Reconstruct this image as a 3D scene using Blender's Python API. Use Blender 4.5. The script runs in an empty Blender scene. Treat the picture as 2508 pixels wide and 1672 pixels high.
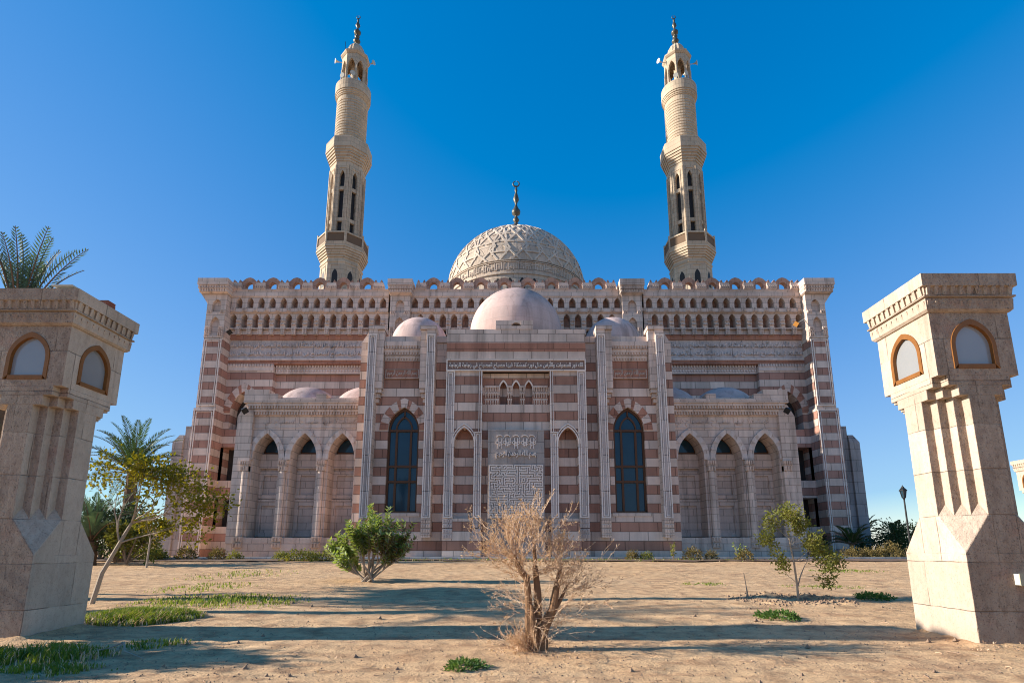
import bpy, math, random
from mathutils import Vector, Matrix, noise

random.seed(7)
S = bpy.context.scene
COL = S.collection
R = math.radians
PI = math.pi

# ------------------------------------------------------------------ helpers
class MB:
    """collects faces; build() links them as ONE mesh object"""
    def __init__(self, s=1):
        self.v = []; self.f = []; self.m = []; self.s = s
    def add(self, vs, fs, m=0):
        o = len(self.v)
        self.v += [(p[0] * self.s, p[1], p[2]) for p in vs]
        for q in fs:
            self.f.append([i + o for i in (q if self.s > 0 else reversed(list(q)))]); self.m.append(m)
    def quad(self, a, b, c, d, m=0):
        self.add([a, b, c, d], [(0, 1, 2, 3)], m)
    def tri(self, a, b, c, m=0):
        self.add([a, b, c], [(0, 1, 2)], m)
    def box(self, x0, x1, y0, y1, z0, z1, m=0):
        self.add([(x0, y0, z0), (x1, y0, z0), (x1, y1, z0), (x0, y1, z0), (x0, y0, z1), (x1, y0, z1), (x1, y1, z1), (x0, y1, z1)],
                 [(0, 3, 2, 1), (4, 5, 6, 7), (0, 1, 5, 4), (1, 2, 6, 5), (2, 3, 7, 6), (3, 0, 4, 7)], m)
    def frustum(self, b, t, z0, z1, m=0):          # b, t = (x0,x1,y0,y1)
        self.add([(b[0], b[2], z0), (b[1], b[2], z0), (b[1], b[3], z0), (b[0], b[3], z0), (t[0], t[2], z1), (t[1], t[2], z1), (t[1], t[3], z1), (t[0], t[3], z1)],
                 [(0, 3, 2, 1), (4, 5, 6, 7), (0, 1, 5, 4), (1, 2, 6, 5), (2, 3, 7, 6), (3, 0, 4, 7)], m)
    def prism(self, poly, z0, z1, m=0, cap=True):   # poly in xy, ccw
        n = len(poly)
        vs = [(p[0], p[1], z0) for p in poly] + [(p[0], p[1], z1) for p in poly]
        fs = [(i, (i + 1) % n, n + (i + 1) % n, n + i) for i in range(n)]
        if cap: fs += [tuple(range(n - 1, -1, -1)), tuple(range(n, 2 * n))]
        self.add(vs, fs, m)
    def slab(self, poly, y0, y1, m=0):              # poly in xz
        n = len(poly)
        vs = [(p[0], y0, p[1]) for p in poly] + [(p[0], y1, p[1]) for p in poly]
        fs = [(i, (i + 1) % n, n + (i + 1) % n, n + i) for i in range(n)]
        fs += [tuple(range(n - 1, -1, -1)), tuple(range(n, 2 * n))]
        self.add(vs, fs, m)
    def lathe(self, prof, n, cx=0, cy=0, rot=0, m=0, flute=0):
        vs = []; fs = []
        for (r, z) in prof:
            for i in range(n):
                a = rot + 2 * PI * i / n
                rr = r * (1 - (flute if i % 2 else 0))
                vs.append((cx + rr * math.cos(a), cy + rr * math.sin(a), z))
        for j in range(len(prof) - 1):
            for i in range(n):
                k = (i + 1) % n
                fs.append((j * n + i, j * n + k, (j + 1) * n + k, (j + 1) * n + i))
        fs.append(tuple(range(n - 1, -1, -1))); fs.append(tuple((len(prof) - 1) * n + i for i in range(n)))
        self.add(vs, fs, m)
    def tube(self, pts, rad, n=6, m=0):
        pts = [Vector(p) for p in pts]; vs = []; fs = []
        for i, p in enumerate(pts):
            d = (pts[min(i + 1, len(pts) - 1)] - pts[max(i - 1, 0)])
            d = d.normalized() if d.length > 1e-9 else Vector((0, 0, 1))
            u = d.cross(Vector((0.31, 0.87, 0.12)) if abs(d.z) > 0.6 else Vector((0, 0, 1)))
            u.normalize(); w = d.cross(u)
            r = rad[i] if isinstance(rad, (list, tuple)) else rad
            for k in range(n):
                a = 2 * PI * k / n
                vs.append(tuple(p + u * (r * math.cos(a)) + w * (r * math.sin(a))))
        for i in range(len(pts) - 1):
            for k in range(n):
                l = (k + 1) % n
                fs.append((i * n + k, i * n + l, (i + 1) * n + l, (i + 1) * n + k))
        fs.append(tuple(range(n - 1, -1, -1))); fs.append(tuple((len(pts) - 1) * n + k for k in range(n)))
        self.add(vs, fs, m)
    def leaf(self, p, d, up, L, W, m=0, fold=0.0):
        """one pointed leaf of two triangles pairs"""
        d = d.normalized(); s = d.cross(up)
        s = s.normalized() if s.length > 1e-6 else Vector((1, 0, 0))
        n = s.cross(d)
        a = p; b = p + d * (L * .45) + s * (W / 2) + n * (fold * W); c = p + d * L; e = p + d * (L * .45) - s * (W / 2) + n * (fold * W)
        self.add([tuple(a), tuple(b), tuple(c), tuple(e)], [(0, 1, 2, 3)] if fold == 0 else [(0, 1, 2), (0, 2, 3)], m)
    def build(self, name, mats, parent=None, loc=None, smooth=False):
        me = bpy.data.meshes.new(name)
        L = Vector(loc) if loc is not None else (root_loc(parent) if parent else Vector((0, 0, 0)))
        me.from_pydata([(v[0] - L.x, v[1] - L.y, v[2] - L.z) for v in self.v], [], self.f)
        if not isinstance(mats, (list, tuple)): mats = [mats]
        for mt in mats: me.materials.append(mt)
        me.polygons.foreach_set('material_index', self.m)
        if smooth: me.polygons.foreach_set('use_smooth', [True] * len(self.f))
        me.update()
        o = bpy.data.objects.new(name, me); COL.objects.link(o)
        if parent: o.parent = parent
        else: o.location = L
        return o

def root_loc(o):
    while o.parent: o = o.parent
    return Vector(o.location)

def tag(o, label=None, cat=None, group=None, kind=None):
    if label: o['label'] = label
    if cat: o['category'] = cat
    if group: o['group'] = group
    if kind: o['kind'] = kind
    return o

def thing(name, label, cat, loc, group=None):
    o = bpy.data.objects.new(name, None); COL.objects.link(o)
    o.location = loc; o.empty_display_size = .3
    return tag(o, label, cat, group)

def copy_tree(o, parent=None):
    c = o.copy(); COL.objects.link(c)
    if parent: c.parent = parent
    for ch in list(o.children): copy_tree(ch, c)
    return c

def arch(cx, a, zb, zs, za, n=7):
    """outline of a pointed opening: bottom left, up, over the point, down to bottom right"""
    r = za - zs; pts = []
    if r > a * 1.001:
        c = (r * r - a * a) / (2 * a); Rr = a + c; th = math.asin(min(1, r / Rr))
        left = [(cx + c - Rr * math.cos(th * i / n), zs + Rr * math.sin(th * i / n)) for i in range(n + 1)]
    else:
        left = [(cx - a * math.cos(PI / 2 * i / n), zs + r * math.sin(PI / 2 * i / n)) for i in range(n + 1)]
    left[-1] = (cx, za)
    right = [(2 * cx - x, z) for x, z in reversed(left[:-1])]
    return [(cx - a, zb)] + left + right + [(cx + a, zb)]

def cell(mb, x0, x1, z0, z1, pr, y, d, mf=0, mj=0, mk=0, back=True):
    """wall patch in the plane y with an opening of outline pr, its reveals and (if back) its back wall at y+d"""
    n = len(pr); h = n // 2; zb = pr[0][1]
    F = lambda x, z: (x, y, z)
    if zb > z0 + 1e-4: mb.quad(F(x0, z0), F(x1, z0), F(x1, zb), F(x0, zb), mf)
    for i in range(h):
        (xa, za), (xb, zbb) = pr[i], pr[i + 1]
        mb.quad(F(x0, za), F(xa, za), F(xb, zbb), F(x0, zbb), mf)
        (xa, za), (xb, zbb) = pr[n - 1 - i], pr[n - 2 - i]
        mb.quad(F(xa, za), F(x1, za), F(x1, zbb), F(xb, zbb), mf)
    mb.quad(F(x0, pr[h][1]), F(x1, pr[h][1]), F(x1, z1), F(x0, z1), mf)
    for i in range(n):
        (xa, za), (xb, zbb) = pr[i], pr[(i + 1) % n]
        mb.quad((xa, y, za), (xa, y + d, za), (xb, y + d, zbb), (xb, y, zbb), mj)
    if back: mb.add([(x, y + d, z) for x, z in pr], [tuple(range(n))], mk)

def ring(mb, pi, po, y0, y1, m=0, alt=None):
    """solid band between two outlines of equal length"""
    n = len(pi)
    for i in range(n - 1):
        mm = m if alt is None else alt[(i if i < n // 2 else n - 2 - i) % len(alt)]
        a, b, c, d = pi[i], pi[i + 1], po[i + 1], po[i]
        P = lambda q, y: (q[0], y, q[1])
        mb.quad(P(a, y0), P(b, y0), P(c, y0), P(d, y0), mm)
        mb.quad(P(d, y0), P(c, y0), P(c, y1), P(d, y1), mm)
        mb.quad(P(a, y1), P(b, y1), P(b, y0), P(a, y0), mm)
    for q in (0, n - 1):
        a, d = pi[q], po[q]
        mb.quad((a[0], y0, a[1]), (d[0], y0, d[1]), (d[0], y1, d[1]), (a[0], y1, a[1]), m)

def frame_rect(mb, x0, x1, z0, z1, w, y0, y1, m=0, bottom=True):
    mb.box(x0, x0 + w, y0, y1, z0, z1, m); mb.box(x1 - w, x1, y0, y1, z0, z1, m)
    mb.box(x0 + w, x1 - w, y0, y1, z1 - w, z1, m)
    if bottom: mb.box(x0 + w, x1 - w, y0, y1, z0, z0 + w, m)

def dentils(mb, x0, x1, z0, z1, y0, y1, pitch, fill=.55, m=0, taper=.6):
    n = max(1, round((x1 - x0) / pitch)); p = (x1 - x0) / n
    for i in range(n):
        c = x0 + (i + .5) * p; w = p * fill / 2
        mb.frustum((c - w * .7, c + w * .7, y1 - (y1 - y0) * taper, y1), (c - w, c + w, y0, y1), z0, z1, m)

# ------------------------------------------------------------------ materials
def newmat(name):
    m = bpy.data.materials.new(name); m.use_nodes = True
    nt = m.node_tree; b = nt.nodes['Principled BSDF']
    b.inputs['Roughness'].default_value = .85
    if 'Specular IOR Level' in b.inputs: b.inputs['Specular IOR Level'].default_value = .25
    return m, nt, b

class NT:
    def __init__(self, nt): self.nt = nt
    def n(self, t, **k):
        x = self.nt.nodes.new(t)
        for a, b in k.items(): setattr(x, a, b)
        return x
    def l(self, a, b): self.nt.links.new(a, b)
    def put(self, sock, v):
        if hasattr(v, 'is_linked') or hasattr(v, 'links'): self.l(v, sock)
        else: sock.default_value = v
    def math(self, op, a, b=0.0, c=0.0):
        x = self.n('ShaderNodeMath', operation=op)
        for i, v in enumerate((a, b, c)): self.put(x.inputs[i], v)
        return x.outputs[0]
    def mix(self, f, a, b, mode='MIX'):
        x = self.n('ShaderNodeMix', data_type='RGBA', blend_type=mode)
        x.clamp_factor = True
        self.put(x.inputs[0], f)
        for s, v in ((x.inputs[6], a), (x.inputs[7], b)):
            self.put(s, v if not isinstance(v, tuple) else (v[0], v[1], v[2], 1))
        return x.outputs[2]
    def noise(self, vec, scale, detail=4, rough=.55, dim='3D'):
        x = self.n('ShaderNodeTexNoise'); x.inputs['Scale'].default_value = scale
        x.inputs['Detail'].default_value = detail; x.inputs['Roughness'].default_value = rough
        if vec is not None: self.l(vec, x.inputs['Vector'])
        return x.outputs['Fac']
    def range(self, v, a, b, c=0.0, d=1.0):
        x = self.n('ShaderNodeMapRange'); self.put(x.inputs[0], v)
        for i, q in enumerate((a, b, c, d)): x.inputs[1 + i].default_value = q
        return x.outputs[0]
    def comb(self, x, y, z):
        c = self.n('ShaderNodeCombineXYZ')
        for i, v in enumerate((x, y, z)): self.put(c.inputs[i], v)
        return c.outputs[0]
    def scalevec(self, v, s):
        x = self.n('ShaderNodeVectorMath', operation='MULTIPLY'); self.l(v, x.inputs[0]); x.inputs[1].default_value = s
        return x.outputs[0]
    def bump(self, h, strength, dist, b):
        x = self.n('ShaderNodeBump'); x.inputs['Strength'].default_value = strength; x.inputs['Distance'].default_value = dist
        self.l(h, x.inputs['Height']); self.l(x.outputs[0], b.inputs['Normal'])

def stone(name, ca, cb=None, c=.766, z0=.75, bw=1.5, jw=.06, var=.34, stain=.5, jd=.42, local=False, bump=.25, grain=14.0, gb=.012, zb=None, warm=None):
    """coursed ashlar: courses of height c from z0, alternating colours ca / cb, joints, block-to-block tone and weather stains"""
    m, nt, b = newmat(name); N = NT(nt)
    if local: pos = N.n('ShaderNodeTexCoord').outputs['Object']
    else: pos = N.n('ShaderNodeNewGeometry').outputs['Position']
    sp = N.n('ShaderNodeSeparateXYZ'); N.l(pos, sp.inputs[0])
    u = N.math('ADD', sp.outputs[0], sp.outputs[1])
    zz = N.math('DIVIDE', N.math('SUBTRACT', sp.outputs[2], z0), c)
    row = N.math('FLOOR', zz); fz = N.math('FRACT', zz)
    wr = N.n('ShaderNodeTexWhiteNoise', noise_dimensions='1D'); N.l(row, wr.inputs['W'])
    ub = N.math('ADD', N.math('DIVIDE', u, bw), N.math('ADD', N.math('MULTIPLY', row, .5), N.math('MULTIPLY', wr.outputs[0], .35)))
    colm = N.math('FLOOR', ub); fu = N.math('FRACT', ub)
    wn = N.n('ShaderNodeTexWhiteNoise', noise_dimensions='3D'); N.l(N.comb(colm, row, 3.7), wn.inputs['Vector'])
    dz = N.math('MULTIPLY', N.math('MINIMUM', fz, N.math('SUBTRACT', 1.0, fz)), c)
    du = N.math('MULTIPLY', N.math('MINIMUM', fu, N.math('SUBTRACT', 1.0, fu)), bw)
    dj = N.math('MINIMUM', dz, du) if bw < 50 else dz
    joint = N.range(dj, jw * .25, jw * .75, 1, 0)
    if cb:
        alt = N.math('MODULO', N.math('ADD', row, 100.0), 2.0)
        col = N.mix(alt, ca, cb)
    else:
        col = N.mix(0.0, ca, ca)
    r01 = N.math('SUBTRACT', wn.outputs[0], .5)
    n1 = N.noise(pos, .35, 5, .6); n2 = N.noise(N.scalevec(pos, (1.6, 1.6, .22)), 1.3, 5, .65); n3 = N.noise(pos, grain, 4, .7)
    f = N.math('ADD', 1.0, N.math('MULTIPLY', r01, var))
    f = N.math('ADD', f, N.math('MULTIPLY', N.math('SUBTRACT', n1, .5), stain))
    f = N.math('ADD', f, N.math('MULTIPLY', N.math('SUBTRACT', n2, .5), stain))
    f = N.math('ADD', f, N.math('MULTIPLY', N.math('SUBTRACT', n3, .5), .35))
    runs = N.range(N.noise(N.scalevec(pos, (1.1, 1.1, .07)), 1.0, 5, .62), .53, .72, 0, .42)
    grime = N.range(N.noise(pos, .13, 5, .6), .5, .68, 0, .3)
    f = N.math('MULTIPLY', f, N.math('SUBTRACT', 1.0, N.math('MULTIPLY', runs, min(1, stain * 2))))
    f = N.math('MULTIPLY', f, N.math('SUBTRACT', 1.0, N.math('MULTIPLY', grime, min(1, stain * 2))))
    f = N.math('MULTIPLY', f, N.math('SUBTRACT', 1.0, N.math('MULTIPLY', joint, 1 - jd)))
    fv = N.comb(f, f, f)
    col = N.mix(1.0, col, fv, 'MULTIPLY')
    # a little hue drift between blocks: pinker / greyer
    wn2 = N.n('ShaderNodeTexWhiteNoise', noise_dimensions='3D'); N.l(N.comb(colm, row, 9.1), wn2.inputs['Vector'])
    col = N.mix(N.math('MULTIPLY', wn2.outputs[0], .25), col, N.mix(1.0, col, (1.08, .93, .9), 'MULTIPLY'))
    N.l(col, b.inputs['Base Color'])
    h = N.math('SUBTRACT', N.math('MULTIPLY', n3, .6), N.math('MULTIPLY', joint, 1.0))
    N.bump(h, bump, gb * 2, b)
    return m

def plain(name, c, rough=.85, var=.25, scale=3.0, bump=0, metal=0, spec=.25):
    m, nt, b = newmat(name); N = NT(nt)
    pos = N.n('ShaderNodeNewGeometry').outputs['Position']
    n1 = N.noise(pos, scale, 5, .6); n2 = N.noise(pos, scale * 9, 3, .6)
    f = N.math('ADD', N.math('ADD', 1 - var * .75, N.math('MULTIPLY', n1, var)), N.math('MULTIPLY', n2, var * .5))
    N.l(N.mix(1.0, c, N.comb(f, f, f), 'MULTIPLY'), b.inputs['Base Color'])
    b.inputs['Roughness'].default_value = rough; b.inputs['Metallic'].default_value = metal
    b.inputs['Specular IOR Level'].default_value = spec
    if bump: N.bump(n2, bump, .02, b)
    return m

def leafmat(name, c1, c2, scale=6.0, trans=.35):
    m, nt, b = newmat(name); N = NT(nt)
    pos = N.n('ShaderNodeNewGeometry').outputs['Position']
    n1 = N.range(N.noise(pos, scale, 3, .6), .3, .7)
    c = N.mix(n1, c1, c2)
    N.l(c, b.inputs['Base Color']); b.inputs['Roughness'].default_value = .55
    t = N.n('ShaderNodeBsdfTranslucent'); N.l(N.mix(1.0, c, (1.25, 1.2, .6), 'MULTIPLY'), t.inputs[0])
    mx = N.n('ShaderNodeMixShader'); mx.inputs[0].default_value = trans
    N.l(b.outputs[0], mx.inputs[1]); N.l(t.outputs[0], mx.inputs[2])
    N.l(mx.outputs[0], nt.nodes['Material Output'].inputs[0])
    return m

GREY = (.61, .49, .41); RED = (.36, .195, .14)
M = {}
M['stripe'] = stone('striped_ashlar', GREY, RED, .766, .75, 1.55)
M['stripe_hall'] = stone('striped_ashlar_of_the_hall', GREY, (.37, .205, .155), .82, -.01, 1.7)
M['pale'] = stone('pale_pink_ashlar', (.61, .485, .405), None, .62, .85, 1.35, jw=.05, var=.2, jd=.55)
M['band'] = stone('pale_carved_stone', (.62, .53, .475), None, 3.0, .3, 2.4, jw=.03, var=.1, bump=.5, grain=5)
M['trim'] = stone('cream_marble_trim', (.76, .67, .6), None, 1.2, .3, 2.2, jw=.03, var=.12, stain=.2)
M['carved'] = stone('weathered_carved_field', (.5, .43, .395), None, 3.0, .3, 2.4, jw=.03, var=.1, bump=1.0, grain=6, gb=.05)
M['rib'] = stone('dome_rib_stone', (.57, .475, .38), None, 1.3, .2, 99, jw=.05, var=.12, stain=.3, jd=.85, bump=.6, grain=4, gb=.03)
M['red'] = stone('red_stone', (.38, .185, .125), None, .8, .1, 1.4, jw=.04, var=.25)
M['crest'] = stone('reddish_crest_stone', (.42, .25, .18), None, .55, .1, .9, jw=.04, var=.3)
M['dome'] = stone('pink_plaster', (.54, .395, .35), None, 1.1, .2, 1.7, jw=.03, var=.1, stain=.5, jd=.8)
M['bigdome'] = stone('carved_dome_stone', (.5, .405, .315), None, 1.3, .2, 1.9, jw=.05, var=.12, stain=.3, jd=.85, bump=.9, grain=3.2, gb=.05)
M['minaret'] = stone('sandy_minaret_stone', (.5, .395, .28), None, .62, .1, 1.1, jw=.06, var=.15, stain=.2, jd=.7)
M['concrete'] = stone('grey_concrete_cladding', (.34, .32, .31), None, 1.3, .2, 1.6, jw=.05, var=.12)
M['dark'] = plain('dark_opening', (.03, .026, .024), .6)
M['bronze'] = plain('weathered_bronze', (.11, .1, .075), .45, metal=.5)
M['wood'] = plain('brown_window_frame', (.095, .042, .018), .5)
M['oak'] = plain('varnished_orange_wood', (.22, .088, .022), .45, var=.6, scale=6)
M['black'] = plain('black_painted_metal', (.018, .018, .018), .45)
M['white'] = plain('white_painted_metal', (.5, .48, .42), .6)
M['grey'] = plain('grey_painted_metal', (.33, .35, .33), .5)
M['orange'] = plain('orange_lit_metal', (.5, .22, .05), .5)  # orange light falling on the floodlight, put into its colour
M['brick'] = plain('red_brick', (.27, .09, .055), .9, bump=.5)
M['kerb'] = stone('pale_kerb_stone', (.58, .54, .48), None, 5, 0, 1.2, jw=.03)

def glassmat(name, c, rough=.06, spec=.42):
    m, nt, b = newmat(name); N = NT(nt)
    pos = N.n('ShaderNodeNewGeometry').outputs['Position']
    n1 = N.noise(pos, .6, 2, .5)
    N.l(N.mix(n1, c, tuple(q * .55 for q in c)), b.inputs['Base Color'])
    b.inputs['Roughness'].default_value = rough; b.inputs['Specular IOR Level'].default_value = spec
    return m
M['glass'] = glassmat('dark_blue_window_glass', (.018, .055, .085))
M['frost'] = glassmat('frosted_lantern_glass', (.33, .335, .34), .07, .8)

# pillar plaster: worn, chiselled artificial stone
def pillar_mat():
    m, nt, b = newmat('worn_pillar_stone'); N = NT(nt)
    pos = N.n('ShaderNodeTexCoord').outputs['Object']
    sp = N.n('ShaderNodeSeparateXYZ'); N.l(pos, sp.inputs[0])
    wob = N.math('MULTIPLY', N.math('SUBTRACT', N.noise(pos, 3.0, 3), .5), .03)
    zz = N.math('DIVIDE', N.math('ADD', N.math('ADD', sp.outputs[2], .25), wob), .8)
    row = N.math('FLOOR', zz); fz = N.math('FRACT', zz)
    u = N.math('ADD', N.math('ADD', sp.outputs[0], sp.outputs[1]), wob)
    ub = N.math('ADD', N.math('DIVIDE', u, 1.46), N.math('MULTIPLY', row, .31)); fu = N.math('FRACT', ub)
    dz = N.math('MULTIPLY', N.math('MINIMUM', fz, N.math('SUBTRACT', 1.0, fz)), .8)
    du = N.math('MULTIPLY', N.math('MINIMUM', fu, N.math('SUBTRACT', 1.0, fu)), 1.46)
    joint = N.range(N.math('MINIMUM', dz, du), .002, .008, 1, 0)
    joint = N.math('MULTIPLY', joint, N.range(N.noise(pos, 2.2, 3), .35, .6))
    big = N.noise(pos, .9, 5, .6); mid = N.noise(N.scalevec(pos, (1, 1, .35)), 4.5, 6, .65); fine = N.noise(N.scalevec(pos, (1, 1, .6)), 13, 5, .72); pit = N.noise(pos, 34, 3, .65)
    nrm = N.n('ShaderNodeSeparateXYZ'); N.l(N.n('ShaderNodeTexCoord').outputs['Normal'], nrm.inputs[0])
    hewn = N.range(N.math('ABSOLUTE', nrm.outputs[1]), .5, .8)      # the faces left rough-hewn, shade put into their colour; the flanks rendered smooth
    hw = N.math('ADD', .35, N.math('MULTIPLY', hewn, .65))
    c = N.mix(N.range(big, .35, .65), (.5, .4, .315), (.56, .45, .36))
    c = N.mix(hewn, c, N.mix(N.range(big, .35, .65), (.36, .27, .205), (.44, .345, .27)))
    c = N.mix(N.math('MULTIPLY', N.range(mid, .45, .7, 0, .6), hw), c, (.26, .175, .13))
    c = N.mix(N.math('MULTIPLY', N.range(N.noise(pos, 1.7, 5, .7), .54, .7, 0, .55), hw), c, (.38, .215, .165))
    c = N.mix(N.math('MULTIPLY', N.range(fine, .47, .66, 0, .65), hw), c, (.21, .145, .11))
    c = N.mix(N.math('MULTIPLY', N.range(pit, .57, .66, 0, .7), hw), c, (.1, .07, .055))
    wn = N.n('ShaderNodeTexWhiteNoise', noise_dimensions='2D'); N.l(N.comb(N.math('FLOOR', ub), row, 0.0), wn.inputs['Vector'])
    tone = N.math('ADD', .86, N.math('MULTIPLY', wn.outputs[0], .24)); c = N.mix(1.0, c, N.comb(tone, N.math('MULTIPLY', tone, .99), N.math('MULTIPLY', tone, .97)), 'MULTIPLY')
    drip = N.range(N.noise(N.scalevec(pos, (5, 5, .25)), 1.0, 4, .6), .56, .7, 0, .5); c = N.mix(N.math('MULTIPLY', drip, N.range(sp.outputs[2], 4.2, 6.2, .35, 1)), c, (.22, .155, .115))
    c = N.mix(N.range(sp.outputs[2], .0, .4, .35, 0), c, (.34, .24, .17))
    c = N.mix(N.math('MULTIPLY', joint, .55), c, (.16, .11, .085))
    N.l(c, b.inputs['Base Color']); b.inputs['Roughness'].default_value = .95; b.inputs['Specular IOR Level'].default_value = .1
    h = N.math('ADD', N.math('MULTIPLY', mid, .9), N.math('ADD', N.math('MULTIPLY', fine, .55), N.math('MULTIPLY', pit, .25)))
    h = N.math('SUBTRACT', N.math('MULTIPLY', h, hw), N.math('MULTIPLY', joint, .4))
    N.bump(h, 1.0, .05, b)
    return m
M['pillar'] = pillar_mat()

# ------------------------------------------------------------------ ground
def zg(y):
    if y < 8: return 0.0
    t = min(1, (y - 8) / 33)
    return .85 * t
def ground_z(x, y):
    z = zg(y)
    if y < 46 and abs(x) < 60:
        z += .035 * noise.noise(Vector((x * .35, y * .35, 1.2))) + .014 * noise.noise(Vector((x * 1.7, y * 1.7, 4.2)))
        if y < 15 and abs(x) < 13: z -= .03 * max(0, 1 - noise.voronoi(Vector((x * 1.5 + .3 * noise.noise(Vector((x, y, 0))), y * 1.9, .5)))[0][0] / .2)
        for px_, py_ in ((8.36, 10.28), (-9.36, 10.8)):
            dd = max(abs(x - px_), abs(y - py_)) - .73
            if dd < .6: z += (.05 + .05 * noise.noise(Vector((x * 4, y * 4, 8)))) * math.exp(-(max(dd, 0) / .2) ** 2)
        if y < 22: z += .02 * noise.noise(Vector((x * 3.1, y * 3.1, 7.2))) * max(0, .5 + noise.noise(Vector((x * .5, y * .5, 2)))) + .014 * noise.noise(Vector((x * 7.1, y * 7.1, 1.2))) * max(0, .45 + noise.noise(Vector((x * .8, y * .8, 12))))
        d = math.hypot(x - 8.0, (y - 16.2) * 1.0)
        if d < 3: z += .1 * math.exp(-((d - 1.0) / .45) ** 2) * (.6 + .8 * noise.noise(Vector((x * 2.5, y * 2.5, 3)))) - .03 * math.exp(-(d / .5) ** 2)
    return z

def seq(parts):
    out = []
    for a, b, st in parts:
        n = max(1, round((b - a) / st)); out += [a + (b - a) * i / n for i in range(n)]
    return out + [parts[-1][1]]
xs = seq([(-1500, -300, 300), (-300, -60, 30), (-60, -16, 2), (-16, 16, .075), (16, 60, 2), (60, 300, 30), (300, 1500, 300)])
ys = seq([(-60, 2, 6), (2, 6, .5), (6, 11, .05), (11, 20, .09), (20, 46, .4), (46, 100, 9), (100, 1800, 200)])
mb = MB()
mb.v = [(x, y, ground_z(x, y)) for y in ys for x in xs]
nx = len(xs)
mb.f = [(j * nx + i, j * nx + i + 1, (j + 1) * nx + i + 1, (j + 1) * nx + i) for j in range(len(ys) - 1) for i in range(nx - 1)]
mb.m = [0] * len(mb.f)
def sandmat():
    m, nt, b = newmat('trodden_sandy_soil'); N = NT(nt)
    pos = N.n('ShaderNodeNewGeometry').outputs['Position']
    n1 = N.noise(pos, .25, 5, .6); n2 = N.noise(pos, 2.2, 6, .65); n3 = N.noise(pos, 22, 5, .7)
    st = N.noise(N.scalevec(pos, (.25, 2.2, 1)), 1.5, 5, .65)
    c = N.mix(N.range(n1, .35, .65), (.64, .405, .215), (.68, .455, .255))
    c = N.mix(N.range(st, .45, .65, 0, .5), c, (.43, .25, .14))
    tr = N.noise(N.scalevec(pos, (.12, 3.2, 1)), 1.1, 4, .6)
    c = N.mix(N.range(tr, .56, .68, 0, .35), c, (.33, .195, .115))
    c = N.mix(N.range(N.noise(pos, .55, 4, .6), .55, .68, 0, .55), c, (.34, .2, .12))
    c = N.mix(N.range(n2, .47, .66, 0, .8), c, (.34, .195, .105))
    c = N.mix(N.range(n3, .52, .72, 0, .85), c, (.2, .12, .07))
    v = N.n('ShaderNodeTexVoronoi'); v.inputs['Scale'].default_value = 7; N.l(pos, v.inputs['Vector'])
    vm = N.math('MULTIPLY', N.range(v.outputs['Distance'], .04, .12, 1, 0), N.range(n2, .45, .6))
    c = N.mix(N.math('MULTIPLY', vm, .7), c, (.2, .12, .075))
    N.l(c, b.inputs['Base Color']); b.inputs['Roughness'].default_value = .95
    b.inputs['Specular IOR Level'].default_value = .1
    vor = N.n('ShaderNodeTexVoronoi'); vor.feature = 'SMOOTH_F1'; vor.inputs['Scale'].default_value = 2.6; N.l(pos, vor.inputs['Vector'])
    h = N.math('ADD', N.math('MULTIPLY', n2, .8), N.math('MULTIPLY', n3, .35))
    h = N.math('ADD', h, N.math('MULTIPLY', vor.outputs['Distance'], .5))
    N.bump(h, 1.0, .085, b)
    return m
M['sand'] = sandmat()
g = mb.build('ground', M['sand'], smooth=True); tag(g, kind='structure')

# kerb and planting bed at the foot of the mosque
mb = MB(); mb.box(-60, 60, 42.6, 43.0, .6, 1.04); mb.box(-60, 60, 43.0, 44.9, .6, 1.02)
tag(mb.build('pavement', M['kerb'], loc=(0, 43, 0)), kind='structure')

mb = MB(); n = 150                                               # dark raked soil of the planting bed
for i in range(n):
    xa, xb = -45 + 90 * i / n, -45 + 90 * (i + 1) / n
    e = lambda x: 38.6 + 1.0 * noise.noise(Vector((x * .3, 1, 2))) + (1.2 if -16 < x < -5 else 0)
    ya, yb = e(xa), e(xb)
    for k in range(4):
        f0, f1 = k / 4, (k + 1) / 4
        P = lambda x, y0, f: (x, y0 + (42.6 - y0) * f, zg(y0 + (42.6 - y0) * f) + .06 + .05 * noise.noise(Vector((x * 1.3, f * 5, 3))))
        mb.quad(P(xa, ya, f0), P(xb, yb, f0), P(xb, yb, f1), P(xa, ya, f1))
M['soil'] = plain('dark_raked_soil', (.17, .11, .075), .95, var=.7, scale=4, bump=.8)
tag(mb.build('soil', M['soil'], loc=(0, 40, 0)), kind='structure')

# ------------------------------------------------------------------ Arabic lettering (contextual forms, laid out right to left)
AR = {'ا': (0xFE8D, 2), 'أ': (0xFE83, 2), 'ب': (0xFE8F, 4), 'ة': (0xFE93, 2), 'ت': (0xFE95, 4), 'ث': (0xFE99, 4), 'ج': (0xFE9D, 4), 'ح': (0xFEA1, 4),
      'د': (0xFEA9, 2), 'ر': (0xFEAD, 2), 'ز': (0xFEAF, 2), 'س': (0xFEB1, 4), 'ش': (0xFEB5, 4), 'ص': (0xFEB9, 4), 'ض': (0xFEBD, 4), 'ف': (0xFED1, 4),
      'ك': (0xFED9, 4), 'ل': (0xFEDD, 4), 'م': (0xFEE1, 4), 'ن': (0xFEE5, 4), 'ه': (0xFEE9, 4), 'و': (0xFEED, 2), 'ي': (0xFEF1, 4)}
def shape(s):
    out = []
    for w in s.split(' '):
        r = []
        for i, ch in enumerate(w):
            base, nf = AR[ch]
            pj = i > 0 and AR[w[i - 1]][1] == 4
            nj = nf == 4 and i + 1 < len(w)
            r.append(chr(base + (3 if pj and nj else 1 if pj else 2 if nj else 0)))
        out.append(''.join(r))
    return ' '.join(out)[::-1]
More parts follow.
